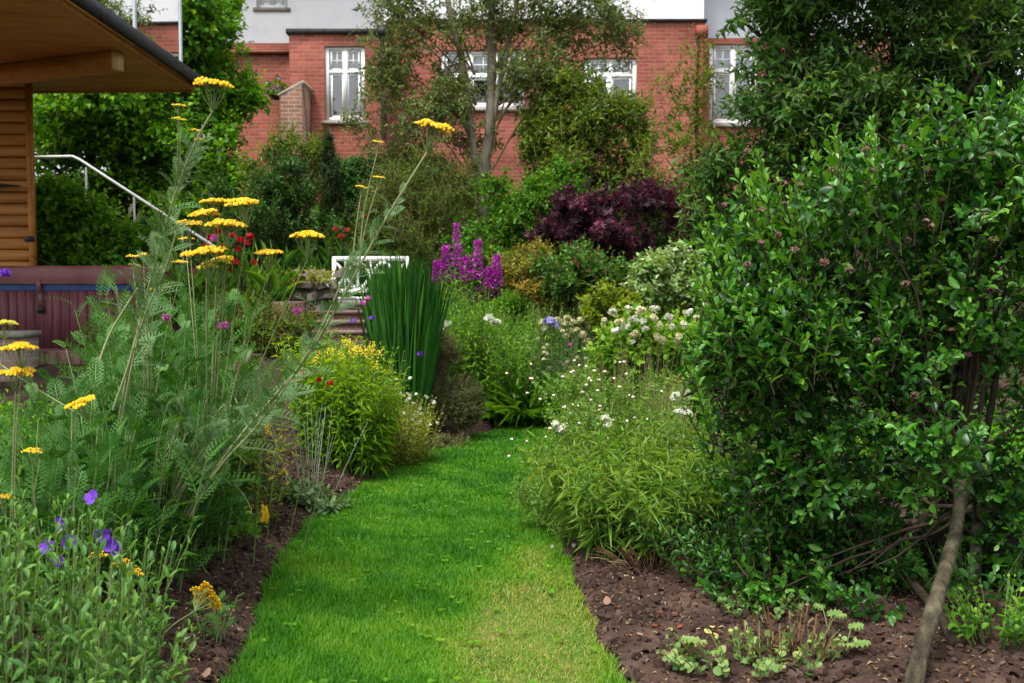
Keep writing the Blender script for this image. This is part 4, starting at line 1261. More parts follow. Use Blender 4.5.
def ex(mb, sb):
    for px, py, dy in crown_pts:
        s = tp(475 if px < 470 else 492, min(max(py, 0) + 75, 185))
        P = np.array([s, (s + tp(px, py, dy)) / 2 + [0, 0, .12], tp(px, py, dy)]); sb.tubes([curve_pts(P, 8)], np.linspace(.019, .006, 8)[None], 5, rnd=.8)
        for j in range(4):
            e = tp(px + random.uniform(-38, 38), py + random.uniform(-20, 32), dy + random.uniform(-.4, .4))
            sb.tubes([curve_pts([tp(px, py, dy), (tp(px, py, dy) + e) / 2 + [0, 0, .05], e], 6)], np.linspace(.008, .003, 6)[None], 4, rnd=.6)
shrub('multistem_tree', 'airy grey barked multi-stem tree with small sparse leaves before the brick wall', 'tree', blobs, base, 3300, .42, 9, T_LANCE5, .072, .034, L_GREY, ST_BROWN, seed=7, gap=-.25, gscale=3.5, lump=.35, sub=0, noise=.8,
      nl=0, parts=('crown', 'limb'), extra=ex, shell=(.1, 1.3), back=.9, droop=1.5, dirup=.1,
      trunk=[([base - [0, 0, .3], tp(484, 205), tp(482, 180), tp(488, 150), tp(492, 100), tp(491, 40), tp(494, -40)], .11, .05), ([tp(482, 186), tp(474, 160), tp(470, 120), tp(462, 60), tp(446, -5), tp(440, -40)], .07, .035), ([tp(489, 140), tp(498, 90), tp(512, 30), tp(520, -20)], .05, .025)], bark=BARK_GREY)

Yt = 15.0; base = OG(590, Yt)
shrub('photinia_shrub', 'tall olive and yellow green shrub partly covering the middle windows', 'shrub', [B(565, 120, Yt, 36, 45, .5), B(600, 160, Yt, 42, 45, .6), B(560, 185, Yt, 40, 40, .6), B(622, 205, Yt, 36, 40, .6), B(580, 90, Yt, 26, 28, .4), B(640, 130, Yt, 16, 40, .3), B(606, 120, Yt - .2, 22, 34, .4), B(545, 150, Yt, 20, 40, .4), B(630, 240, Yt, 40, 30, .5)], base,
      2300, .45, 10, T_LANCE5, .095, .042, L_OLIVE, seed=8, gap=-.45, gscale=2.8, lump=.4, noise=.6, rmean=.36, rvar=.28, droop=1.3)
Yt = 14.2; base = OG(510, Yt)
shrub('spreading_shrub', 'layered mid green shrub at the foot of the grey tree trunk', 'shrub', [B(530, 215, Yt, 46, 38, .6), B(500, 240, Yt, 40, 30, .5), B(560, 195, Yt, 34, 26, .5), B(470, 250, Yt, 30, 20, .5)], base,
      1500, .4, 11, T_OVAL5, .08, .04, L_BEECH, seed=9, gap=-.5, rmean=.35, dirup=.1)
Yt = 14.3; base = OG(400, Yt)
shrub('grey_green_shrub', 'loose grey green shrub with thin arching twigs behind the white bench', 'shrub', [B(405, 225, Yt, 50, 38, .6), B(440, 255, Yt, 45, 35, .6), B(370, 250, Yt, 30, 40, .5), B(385, 195, Yt, 30, 26, .5), B(440, 205, Yt, 30, 30, .4), B(430, 165, Yt + .3, 34, 26, .4), B(465, 185, Yt + .4, 20, 22, .4)], base,
      1200, .4, 11, T_LANCE5, .06, .022, L_OLIVE, seed=10, gap=-.45, gscale=3, lump=.25, rmean=.25)
Yt = 13.; base = OG(620, Yt)
shrub('japanese_maple', 'purple leaved Japanese maple with layered drooping sprays', 'maple', [B(590, 210, Yt, 42, 12, .5), B(640, 200, Yt + .2, 40, 12, .5), B(668, 222, Yt, 30, 10, .4), B(565, 232, Yt - .1, 26, 10, .4), B(615, 235, Yt - .2, 46, 13, .5), B(655, 250, Yt - .1, 34, 12, .4), B(590, 256, Yt, 36, 12, .4), B(630, 270, Yt - .1, 40, 12, .4)], base,
      560, .38, 10, T_PALM, .1, .1, L_PURPLE, ST_DARK, seed=11, gap=-.18, lump=.35, noise=.6, dirup=-.05, droop=1.8, rmean=.38, rvar=.3)
Yt = 13.6
shrub('sapling', 'thin stemmed sapling with sparse leaves before the brick corner', 'sapling', [B(px, py, Yt, 17, 24, .3) for px, py in ((697, 60), (690, 105), (702, 140), (680, 150), (662, 130), (694, 180), (645, 165), (672, 95), (655, 190), (712, 100))],
      OG(697, Yt), 420, .34, 8, T_LANCE5, .07, .03, L_OLIVE, ST_BROWN, seed=61, gap=-.05, gscale=4, lump=.3, shell=(.1, 1.3), sub=0, noise=.8, nl=9, limb=.012, twig=.003, droop=1.4,
      trunk=[([OG(697, Yt), at(698, 170, Yt), at(696, 110, Yt), at(699, 40, Yt)], .034, .016)], bark=BARK_TAN)
Yt = 14.4; base = OG(690, Yt)
shrub('holly_shrub', 'dark green bush below the brick corner behind the purple maple', 'shrub', [B(675, 200, Yt, 30, 34, .5), B(705, 225, Yt, 40, 45, .6), B(655, 215, Yt, 22, 24, .4), B(730, 250, Yt, 50, 50, .6)], base,
      800, .36, 10, T_OVAL5, .075, .04, L_DARK, ST_DARK, seed=12, rmean=.5, gap=-.55)
# big dark evergreen tree
Yt = 12.; base = OG(905, Yt)
shrub('evergreen_tree', 'massive dark evergreen tree overhanging the glossy shrub', 'tree',
      [B(900, 60, Yt, 120, 90, 1.2), B(800, 70, Yt, 68, 60, .9), B(1010, 40, Yt, 110, 100, 1.2), B(790, 160, Yt, 56, 60, .9), B(860, 180, Yt, 80, 60, 1.), B(990, 170, Yt, 100, 60, 1.), B(880, -40, Yt, 150, 70, 1.3), B(775, 0, Yt, 42, 36, .7), B(735, 170, Yt, 36, 30, .5), B(760, 215, Yt, 50, 36, .6), B(930, 230, Yt, 120, 40, .8), B(950, 120, Yt + .6, 90, 60, .8), B(840, 120, Yt + .6, 80, 60, .8)],
      base, 4300, .6, 13, T_LANCE5, .135, .05, L_OAK, ST_DARK, seed=13, gap=-.42, gscale=3., lump=.3, noise=.6, dirup=.05, nl=26, limb=.07, twig=.006, back=.3, parts=('crown', 'limb'), rvar=.24, droop=1.2, ang=65, rmean=.42,
      trunk=[([base, at(905, 150, Yt), at(900, 20, Yt)], .2, .08)], bark=BARK_DARK)
# hedge further down on the far side of the big shrub
Yt = 8.6; base = OG(900, Yt)
shrub('evergreen_hedge', 'dark evergreen hedge closing the view behind the glossy shrub', 'hedge', [B(760, 330, Yt, 60, 110, .5), B(860, 350, Yt, 80, 150, .6), B(970, 350, Yt, 90, 160, .6), B(1080, 350, Yt, 90, 170, .6), B(1190, 350, Yt, 90, 165, .6), B(1300, 350, Yt, 90, 165, .6)], base,
      2000, .4, 10, T_LANCE5, .08, .032, L_DARK, ST_DARK, seed=14, gap=-.7, back=.2, nl=14)

# ================================================================== middle distance
Yt = 11.4; base = OG(672, Yt)
shrub('variegated_shrub', 'cream and green variegated shrub below the purple maple', 'shrub', [B(668, 272, Yt, 32, 22, .35), B(695, 290, Yt, 28, 22, .3), B(650, 288, Yt, 20, 18, .3)], base,
      380, .3, 11, T_OVAL5, .085, .055, L_VARIEG, seed=15, dirup=.2, droop=1.3, rmean=.5, gap=-.7)
Yt = 11.2; base = OG(612, Yt)
shrub('choisya_shrub', 'low yellow green shrub in front of the dark fuchsia', 'shrub', [B(605, 304, Yt, 24, 14, .25), B(630, 308, Yt, 20, 12, .25)], base,
      240, .25, 10, T_LANCE5, .085, .04, L_YELLOW, seed=16, rmean=.4)
Yt = 12.1; base = OG(585, Yt)
fu = shrub('fuchsia_bush', 'dark green fuchsia bush dotted with hanging red flowers', 'shrub', [B(575, 268, Yt, 32, 28, .4), B(605, 275, Yt, 26, 24, .35), B(555, 280, Yt, 20, 22, .3)], base,
      420, .34, 11, T_OVAL5, .085, .045, L_DARK, seed=17, rmean=.6, gap=-.8)
for i in range(12):
    q = at(random.uniform(553, 612), random.uniform(240, 276), Yt - .45 + random.uniform(-.1, .1))
    mb = MB(); mb.tubes([[q, q - [0, 0, .02], q - [0, 0, .04]]], np.array([[.004, .007, .008]]) * random.uniform(.8, 1.3), 6, rnd=random.random())
    for k in range(4): mb.place(T_LANCE5, q - [0, 0, .035], [cos(k * 1.57), sin(k * 1.57), -.7], UP, .035, .014, random.uniform(0, .4))
    mb.build('flower', F_FUCH, fu)
Yt = 12.6; base = OG(530, Yt)
shrub('golden_shrub', 'golden yellow leaved shrub next to the magenta flower spikes', 'shrub', [B(532, 262, Yt, 28, 16, .35), B(515, 275, Yt, 20, 16, .3), B(545, 285, Yt, 20, 10, .25)], base, 380, .28, 11, T_OVAL5, .06, .03, L_GOLD, seed=18, rmean=.3, dirup=.2)
Yt = 12.2; base = OG(540, Yt)
shrub('orange_shrub', 'low shrub with orange tinted young leaves below the golden shrub', 'shrub', [B(538, 290, Yt, 22, 8, .25), B(555, 302, Yt, 25, 14, .3)], base, 230, .24, 10, T_OVAL5, .055, .028, L_GOLD, seed=19, rmean=.75)
Yt = 12.4
clump('blue_grey_plant', 'blue grey leaved plant above the dry stone wall', 'plant', OG(308, Yt, .3), 60, (.4, .2, 0), .45, .5, 8, T_LANCE, .13, .045, L_BLUE)
clump('hosta', 'low brownish leaved edging plant spilling over the dry stone wall', 'plant', at(300, 285, 11.5), 46, (.4, .15, 0), .2, .9, 7, T_OVAL5, .08, .05, L_GOLD, zdrop=False, rmean=.5)


def spike_flower(root, q, h, r, mat, n=150, up=UP, name='flower_spike'):
    mb = MB(); t = rng.random(n) ** .85; a = rng.uniform(0, 2 * pi, n); rr = r * (1 - .8 * t) * rng.uniform(.5, 1, n)
    P = np.asarray(q) + np.stack([np.cos(a) * rr, np.sin(a) * rr, t * h], 1)
    A = np.stack([np.cos(a), np.sin(a), .5 + rng.normal(0, .4, n)], 1)
    mb.place(T_OVAL5, P, A, UP + rng.normal(0, .5, (n, 3)), r * .75, r * .5, np.clip(rng.normal(.5, .3, n), 0, 1))
    return mb.build(name, mat, root)


def loose(root, tips, d):
    for px, py, h in ((446, 283, 33), (457, 280, 50), (478, 280, 36), (497, 286, 27), (437, 284, 20), (489, 288, 18), (466, 281, 22)):
        q = at(px, py, 11.6); spike_flower(root, q, h * 11.6 / FPX * 1.1, .058, F_MAG, 230)
clump('loosestrife', 'tall plant with magenta flower spikes beside the white bench', 'flower plant', OG(468, 11.6), 26, (.4, .25, 0), .85, .12, 12, T_LANCE5, .1, .025, L_HERB, flower=loose)

# red flowers behind the yarrow
def reds(pts, Y, r=.038, n=14):
    def f(root, tips, d):
        for px, py in pts:
            truss_part(root, at(px, py, Y + random.uniform(-.15, .15)), r * random.uniform(.7, 1.2), n, r * .9, F_RED)
    return f
clump('crocosmia', 'clump of bright red flowers behind the tall yarrow heads', 'flower plant', OG(232, 10.8), 40, (.4, .3, 0), 1.15, .3, 7, T_BLADE, .4, .02, L_HERB, ang=25,
      flower=reds([(210, 237), (218, 232), (226, 245), (232, 236), (238, 249), (247, 244), (243, 268), (253, 262), (228, 270), (250, 236), (215, 250), (236, 262), (206, 246), (222, 255), (241, 240)], 10.8))
clump('red_lily', 'distant small red flowers in front of the clipped hedge', 'flower plant', OG(342, 13.9), 26, (.4, .3, 0), .8, .3, 7, T_BLADE, .35, .025, L_DARK, ang=25, rmean=.6,
      flower=reds([(335, 229), (347, 230), (341, 236), (364, 217)], 13.8, .035, 10))
Yt = 9.9; base = OG(258, Yt)
shrub('spiraea_mound', 'rounded lime green mound in front of the dry stone wall', 'shrub', [B(255, 315, Yt, 36, 24, .35), B(290, 322, Yt, 30, 22, .3), B(225, 322, Yt, 26, 22, .3), B(268, 340, Yt, 50, 20, .35)], base, 620, .24, 12, T_OVAL5, .04, .022, L_YELLOW, seed=20, rmean=.12, rvar=.15)

# tall dark grass
blades('tall_grass', 'tall upright dark green grass clump in front of the bench', 'grass plant', OG(404, 9.3), 1700, (.21, .18, 0), 1.45, .05, .0055, L_GRASS, T_BLADE, .22, hv=.4, rmean=.55, rvar=.38)
# goldenrod
def gold_tops(root, tips, d):
    mb = MB()
    for px, py in [(random.gauss(352, 16), random.uniform(338, 352)) for _ in range(17)] + [(315, 356), (322, 350), (375, 360), (360, 366), (330, 348)]:
        q = at(px, py, 7.5 + random.uniform(-.15, .2)); n = 22; t = rng.random(n)
        P = q + np.stack([rng.normal(0, .014, n), rng.normal(0, .014, n), -.05 * t], 1) * (1 + .4 * t[:, None]); balls(mb, P, UP, .0065, rng.random(n) * .8, t=T_BALL3)
    tag(mb.build('flowers', leaf_mat('petal_goldenrod', [(.4, .36, .01), (.6, .45, .01), (.7, .5, .02)], trans=.1), root), kind='stuff')
clump('goldenrod', 'bushy lime green goldenrod topped with small yellow flowers', 'flower plant', OG(343, 7.65), 260, (.3, .26, 0), .98, .16, 28, T_LANCE5, .075, .018, leaf_mat('leaf_goldenrod', [(.04, .14, .008), (.075, .21, .01), (.13, .28, .012), (.22, .34, .015)], trans=.45), flower=gold_tops, opp=False, ang=60, tipr=.5, rmean=.42, droop=1.6)
# white airy gaura
def whites(pts, Y, r, n, mat=F_WHITE, size=None, name='flower_head', flat=.7, petals=4):
    def f(root, tips, d):
        for p in pts:
            px, py = p[:2]; s = p[2] if len(p) > 2 else 1
            truss_part(root, at(px, py, Y + random.uniform(-.12, .12)), r * s, max(3, int(n * s)), (size or r * .6), mat, flat=flat, name=name, petals=petals)
    return f
gp = [(random.gauss(402, 15), random.uniform(386, 432)) for _ in range(34)] + [(378, 368), (388, 372), (396, 380), (410, 378), (428, 398), (434, 402)]
clump('gaura', 'pale airy plant with tiny white flowers beside the goldenrod', 'flower plant', OG(402, 8.3), 170, (.2, .2, 0), .6, .25, 20, T_LANCE5, .045, .015, leaf_mat('leaf_pale', [(.06, .11, .015), (.12, .19, .03), (.2, .25, .06), (.26, .26, .09)], trans=.4), stem=ST_GREEN, stem_r=.0013, flower=whites(gp, 8.25, .012, 4, size=.016))
# santolina, rosemary like mounds
Yt = 9.5; base = OG(464, Yt)
shrub('santolina', 'clipped dark grey green dome shrub at the lawn edge', 'shrub', [B(464, 402, Yt, 22, 28, .2)], base, 900, .12, 14, T_LANCE5, .022, .008, L_SANTO, seed=21, lump=.08, sub=0, gap=None, up=.2, rmean=.35, twig=.002, nl=4, limb=.01)
Yt = 9.7; base = OG(434, Yt)
shrub('lavender_bush', 'taller pale grey green bush between dark grass and clipped dome', 'shrub', [B(432, 375, Yt, 20, 40, .22), B(440, 350, Yt, 14, 26, .18)], base, 700, .2, 14, T_LANCE5, .032, .008, L_SANTO, seed=22, rmean=.75, dirup=1.2, lump=.1, twig=.002, nl=4, limb=.01)
Yt = 9.2; base = OG(446, Yt)
shrub('thyme_mat', 'low spreading green herb mat at the bed edge', 'shrub', [(*OG(448, 9.15, .04), .18, .12, .09), (*OG(432, 9.05, .03), .12, .1, .06)], base, 330, .1, 12, T_LANCE5, .022, .008, L_SANTO, seed=23, rmean=.7, nl=0, twig=.0015)
clump('golden_oregano', 'small golden leaved herb creeping along the soil edge', 'plant', OG(418, 8.75), 40, (.16, .1, 0), .06, 1.2, 6, T_OVAL5, .025, .018, L_YELLOW, rmean=.5)
# tall green herbaceous group
def ph(root, tips, d):
    for p in [(437, 318), (440, 330), (434, 338), (447, 324), (441, 345), (490, 318), (496, 322)]:
        truss_part(root, at(*p, 10.0), .05, 34, .03, F_WHITE)
clump('white_phlox', 'leafy plant with white flower trusses beside the tall dark grass', 'flower plant', OG(448, 10.4), 90, (.28, .2, 0), 1.05, .18, 16, T_LANCE5, .09, .022, L_HERB, opp=True, flower=ph)
clump('tall_aster', 'tall leafy green perennial in the middle of the border', 'flower plant', OG(488, 10.5), 190, (.38, .25, 0), 1.2, .16, 24, T_LANCE5, .085, .024, L_HERB, rmean=.5, tipr=.35)
clump('euphorbia', 'bright green bushy perennial below the golden shrub', 'plant', OG(522, 11.6), 130, (.36, .3, 0), .95, .25, 18, T_LANCE5, .07, .02, L_BEECH, rmean=.5)
blades('daylily', 'arching strap leaved clump at the curve of the lawn', 'plant', OG(518, 10.5), 260, (.26, .15, 0), .66, .7, .013, L_HERB, T_ARCH, 1.1, rmean=.5)
def mixed(pts, Y, r=.03):
    def f(root, tips, d):
        for px, py, m in pts: truss_part(root, at(px, py, Y + random.uniform(-.1, .1)), r, 22, r * .7, m)
    return f
Yt = 11.3
clump('grey_catmint', 'hazy grey green mound of fine leaves at the end of the lawn', 'plant', OG(562, 11.2), 300, (.5, .3, 0), .8, .28, 20, T_LANCE5, .05, .014, L_SILVER, rmean=.25, flower=mixed([(random.uniform(520, 590), random.uniform(330, 375), F_CREAM if random.random() < .75 else F_PINK) for _ in range(26)], 11.0, .022))
clump('cream_achillea', 'plant with flat cream flower heads and one lilac bloom at the lawn end', 'flower plant', OG(570, 11.8), 100, (.35, .2, 0), .92, .25, 12, T_LANCE5, .07, .02, L_GREY,
      flower=lambda root, tips, d: (mixed([(x, y, F_CREAM) for x, y in ((557, 320), (563, 324), (568, 318), (573, 322), (577, 330), (583, 334), (588, 341), (560, 330), (570, 331), (541, 322), (592, 348), (580, 320), (566, 336), (600, 350), (545, 328))], 11.6, .045)(root, tips, d), mixed([(550, 321, F_LILAC), (553, 325, F_LILAC)], 11.4, .06)(root, tips, d)))
clump('bronze_heuchera', 'low reddish brown foliage plant where the lawn curves away', 'plant', OG(600, 11.35), 60, (.3, .12, 0), .4, .5, 8, T_OVAL5, .06, .045, L_DRY, rmean=.15, stem=ST_BROWN)
# fine pale filler behind hydrangea
clump('cream_scabious', 'scatter of small creamy flowers in front of the yellow green shrub', 'flower plant', OG(590, 12.2), 60, (.5, .3, 0), .75, .3, 12, T_LANCE5, .06, .016, L_BLUE, flower=mixed([(random.uniform(572, 612), random.uniform(318, 340), F_CREAM) for _ in range(16)], 11.9, .02))
# hydrangea
hp = [(621, 322, 1), (632, 318, .9), (641, 312, 1), (652, 318, .8), (617, 331, 1), (636, 334, 1.2), (659, 338, 1.3), (676, 338, 1.2), (690, 312, .8), (704, 306, 1), (668, 316, 1.1), (684, 325, .8), (661, 325, .7), (647, 329, .8), (628, 308, .7)]
Yt = 9.8; base = OG(655, Yt)
hy = shrub('hydrangea', 'green hydrangea bush with rows of white flower heads', 'shrub', [B(640, 350, Yt, 40, 28, .4), B(685, 345, Yt, 40, 30, .4), B(615, 362, Yt, 26, 22, .35), B(660, 380, Yt, 50, 30, .4)], base, 900, .3, 10, T_OVAL5, .095, .055, L_HERB, seed=24, rmean=.7, droop=1.2, nl=10, limb=.012)
hp += [(612, 312, .8), (626, 326, .9), (644, 322, .8), (655, 308, .8), (672, 326, .9), (698, 318, .9), (712, 322, .8), (604, 322, .8), (634, 342, .8), (690, 345, .8)]
for px, py, s in hp: truss_part(hy, at(px + random.uniform(-2, 2), py, 9.35), .05 * s * random.uniform(.7, 1.1), int(44 * s), .026, F_CREAM if random.random() < .4 else F_WHITE, flat=random.uniform(.8, 1.3))



# planting that knits the bank together
mb = MB(); n = 15000
x = rng.uniform(-3.5, 4.5, n); y = rng.uniform(11.3, 19.3, n); d = sdf_poly(np.stack([x, y], 1), LAWN)
k = (d > .3) & ~((x < -.95) & (y < 13.8)); x, y = x[k], y[k]
x = np.concatenate([x, rng.uniform(2.5, 8, 4200), rng.uniform(-6, -2.2, 2200)]); y = np.concatenate([y, rng.uniform(3.6, 9, 4200), rng.uniform(4.6, 7.6, 2200)]); n = len(x)
P = np.stack([x, y, gz(x, y)], 1); h = .16 + .2 * (.5 + .5 * noise3(P, 1.6, 4))
leafy(mb, P, nrm(UP + rng.normal(0, .35, (n, 3))), h, rng.normal(0, .2, (n, 3)), 7, T_OVAL5, .07, .04, rmean=.4 )
tag(mb.build('ground_cover', L_BEECH), 'low leafy ground cover knitting the bank below the house', 'ground cover', kind='stuff')
for i, (px, Y, lab, m, r_) in enumerate(((425, 11.9, 'soft green mound between the bench and the magenta spikes', L_GREY, .3), (500, 12.4, 'bushy green mound just right of the magenta spikes', L_BEECH, .45), (478, 12.9, 'dark purple leaved low bush behind the magenta spikes', L_PURPLE, .2), (645, 10.6, 'leafy green mound behind the white hydrangea heads', L_HERB, .6))):
    b_ = OG(px, Y); shrub('border_plant', lab, 'plant', [(b_[0], b_[1], b_[2] + .3, .42, .35, .36)], b_, 420, .22, 11, T_OVAL5, .06, .028, m, seed=40 + i, rmean=r_)
# ================================================================== right hand border
L_SALV = leaf_mat('leaf_salvia', [(.03, .1, .015), (.06, .16, .025), (.1, .22, .04), (.17, .27, .07)], trans=.4)
def salvia_fl(pts, Y):
    def f(root, tips, d):
        for px, py in pts:
            q = at(px, py, Y + random.uniform(-.15, .15)); mb = MB()
            for k in range(3):
                a = random.uniform(0, 6.28); mb.place(T_OVAL5, q, [cos(a), -abs(sin(a)), -.6], [0, -1, .4],    .015, .012, random.uniform(.3, 1), m=0)
            if random.random() < .5: mb.place(T_OVAL5, q - [0, 0, .012], [0, -.3, -1], [0, -1, 0], .011, .01, .6, m=1)
            mb.place(T_LANCE5, q, [0, .1, 1], [0, -1, 0], .012, .006, .3, m=1)
            mb.build('flower', [F_WHITE, F_RED], root)
    return f
pts = [(random.gauss(590, 34), random.uniform(358, 440)) for _ in range(52)] + [(527, 392), (540, 398), (509, 455), (512, 438), (552, 463), (546, 436), (574, 508), (560, 545), (527, 440)]
sal = shrub('salvia', 'airy shrubby salvia with small white and red flowers leaning over the lawn', 'flower plant',
      [B(590, 450, 6.7, 56, 62, .45), B(553, 478, 6.3, 38, 52, .35), B(630, 430, 7.0, 50, 50, .4), B(590, 520, 6.0, 56, 40, .35), B(600, 405, 7.2, 52, 38, .4), B(655, 470, 6.4, 46, 60, .35)],
      OG(600, 6.6), 1500, .22, 16, T_OVAL5, .026, .015, L_SALV, ST_GREEN, seed=50, lump=.3, noise=.7, dirup=.6, twig=.0012, nl=24, limb=.006, rmean=.5, gap=-.6, gscale=4)
salvia_fl(pts, 6.5)(sal, None, None)
clump('wispy_grass', 'wispy buff and pink stems rising through the salvia', 'grass plant', OG(640, 7.5), 120, (.4, .4, 0), 1.0, .1, 8, T_LANCE5, .025, .005, L_DRY, stem=leaf_mat('stem_pinkish', [(.3, .2, .1), (.38, .26, .16), (.4, .3, .2)], trans=0), stem_r=.0011, ang=25, rmean=.75)
clump('green_filler', 'low light green leafy plant under the hydrangea', 'plant', OG(635, 8.4), 260, (.6, .4, 0), .62, .3, 14, T_OVAL5, .05, .03, L_SALV, rmean=.5)
def ph2(root, tips, d):
    for px, py, s in ((683, 412, 1.3), (674, 396, .8), (561, 428, 1.), (555, 424, .7), (606, 418, .9), (609, 424, .8), (690, 394, .8)): truss_part(root, at(px, py, 6.3), .04 * s, int(46 * s), .024, F_WHITE)
clump('phlox', 'tall white phlox with rounded trusses among the salvia', 'flower plant', OG(650, 6.5), 22, (.5, .3, 0), .75, .2, 14, T_LANCE5, .08, .022, L_SALV, opp=True, flower=ph2)
clump('willow_leaf_plant', 'dense clump of narrow willow like leaves by the dug soil', 'plant', OG(648, 5.45), 260, (.33, .26, 0), .66, .55, 22, T_LANCE, .1, .018, L_SALV, rmean=.55, droop=1.7, ang=55, hv=.35, stem_r=.0025)
clump('daisy_tuft', 'low plant with tiny white daisies at the lawn edge', 'flower plant', OG(585, 5.9), 60, (.18, .25, 0), .24, .8, 14, T_LANCE, .045, .008, L_SALV, flower=whites([(552, 546), (574, 545), (589, 556), (561, 563), (588, 567), (620, 547), (597, 538)], 5.5, .008, 5, size=.012))
db = thing('dead_plant', 'tangle of dry brown cut stems at the base of the willow leaved clump', 'stems', OG(655, 5.1))
mb = MB(); P, d, Ls, bd = stems_from(OG(655, 5.1), 90, (.2, .1, 0), .2, .9); bd[:, 2] -= .35; mb.tubes(shoots_pts(P, d, Ls, bd, 5), .0022, 4, rnd=rng.random(90)); mb.build('stem', L_DRY, db)

# ------------------------------------------------------------------ big glossy shrub
Yb = 4.55
blobs = [B(885, 250, Yb, 120, 90, .55), B(770, 280, Yb, 62, 90, .42), B(985, 280, Yb - .2, 110, 130, .55), B(1000, 190, Yb - .1, 70, 60, .4), B(850, 340, Yb - .1, 100, 60, .5), B(735, 330, Yb, 40, 60, .3)]
low = [B(850, 430, Yb, 125, 90, .5), B(770, 430, Yb + .1, 62, 90, .42), B(900, 500, Yb + .3, 140, 75, .5), B(1040, 450, Yb, 100, 140, .5), B(935, 445, 3.95, 50, 40, .25), B(860, 560, 4.7, 95, 30, .4), B(1000, 560, 4.75, 60, 50, .4), B(795, 530, Yb + .45, 80, 55, .4), B(765, 575, Yb, 60, 28, .3), B(865, 585, Yb - .25, 75, 28, .3)]
base = G(905, 690, 3.0)
tip_px = [(762, 155), (775, 175), (740, 195), (712, 205), (706, 225), (822, 122), (835, 150), (876, 112), (870, 140), (910, 130), (950, 140), (960, 150), (1000, 118), (1015, 130), (985, 145), (930, 160), (800, 165), (700, 270), (695, 300), (690, 340), (688, 370), (850, 145), (895, 150), (725, 240), (1020, 95), (975, 130), (789, 190), (752, 215), (738, 170), (810, 150), (860, 165)]
def shoot_extra(mb, sb):
    P, out = sample_blobs(low, 1420, (.5, 1.05), .35, .3, 33, -.2, 3.0)
    d = nrm(out * .8 + UP * .45 + rng.normal(0, .5, P.shape)); Ls = .27 * rng.uniform(.5, 1.4, len(P)); P = P - d * Ls[:, None] * .7; bd = rng.normal(0, .12, P.shape)
    leafy(mb, P, d, Ls, bd, 13, T_OVAL, .05, .026, 50, rmean=.36, rvar=.26, tipr=.3)
    sb.tubes(shoots_pts(P, d, Ls, bd, 3), np.array([.003, .002, .001])[None], 3, rnd=rng.random(len(P)))
    tg = np.array(low)[rng.choice(len(low), 16)]; tg = tg[:, :3] + rng.normal(0, .4, (16, 3)) * tg[:, 3:]
    limbs(sb, at(955, 500, 4.2), tg, .01, .003)
    for px, py in tip_px:
        for j in range(4):
            q = at(px + random.uniform(-9, 9) * j, py + random.uniform(-2, 20) * j, Yb - .1 + random.uniform(-.3, .3))
            ln = random.uniform(.3, .42); d = nrm(np.array([(px - 880) / 420 + random.uniform(-.15, .15), random.uniform(-.3, .2), 1.]))
            b = (q - d * ln)[None]
            leafy(mb, b, d[None], np.array([ln]), rng.normal(0, .04, (1, 3)), 17, T_OVAL, .054, .027, 38, rmean=.75, tipr=.4, up=.3)
            sb.tubes(shoots_pts(b, d[None], np.array([ln]), np.zeros((1, 3)), 4), np.array([.004, .0035, .003, .002])[None], 4, rnd=.5)
tr = [([base - [0, 0, .15], at(918, 655, 3.45), at(938, 600, 3.65), at(950, 550, 3.85), at(962, 500, 4.1), at(958, 430, 4.45), at(930, 340, 4.55)], .034, .02),
      ([base + [.25, .2, -.1], at(962, 650, 3.75), at(935, 605, 4.0), at(900, 570, 4.5), at(860, 540, 4.6), at(820, 480, 4.6)], .026, .014),
      ([at(960, 505, 4.3), at(985, 440, 4.35), at(1000, 360, 4.4)], .022, .012), ([at(956, 470, 4.35), at(900, 420, 4.5), at(850, 340, 4.55)], .026, .013)]
big = shrub('glossy_shrub', 'large glossy evergreen shrub with brown seed heads on a leaning bare trunk', 'shrub', blobs, base, 1500, .3, 14, T_OVAL, .052, .027, L_SHRUB, ST_DARK, seed=31, gap=-.42, gscale=3.6, lump=.36, noise=.6, shell=(.45, 1.05), back=.45, dirup=.8, ang=48, rmean=.42, rvar=.34, tipr=.35,
            twig=.0028, nl=30, limb=.011, limb_base=at(957, 480, 4.35), parts=('foliage', 'twig'), trunk=tr, bark=BARK_TAN, extra=shoot_extra)
tips_, out_ = sample_blobs(blobs, 400, (1.0, 1.1), 0, .12, 31)
k = (out_[:, 1] < .1) & (out_[:, 2] > -.15); tips_ = tips_[k]
seed_px = [(747, 152), (761, 243), (747, 265), (724, 205), (908, 240), (942, 200), (980, 225), (1018, 215), (858, 256), (815, 205), (967, 355), (970, 290), (930, 150), (945, 140), (990, 155), (1010, 180), (984, 215), (850, 270), (795, 250), (778, 235), (762, 210), (875, 170), (930, 170), (800, 185), (832, 170), (1005, 225), (952, 330), (992, 290), (915, 395), (877, 340), (853, 340), (803, 280), (824, 262), (866, 150), (902, 148)]
pos = [at(px, py, Yb - .45 + random.uniform(-.12, .12)) for px, py in seed_px] + list(tips_[:30])
for q in pos:
    mb = MB(); n = random.randint(14, 30); r = random.uniform(.01, .019)
    u = nrm(np.array([random.uniform(-.4, .4), -.4, 1.])); d = nrm(rng.normal(0, 1, (n, 3)) + u * .9)
    balls(mb, q + d * r * [1, 1, .7], u, .0055, rng.random(n), t=T_BALL3)
    for j in range(5): mb.tubes([[q - u * .035, q + d[j] * r * .6]], .0012, 3, rnd=.3)
    mb.build('seed_head', F_BROWN, big)

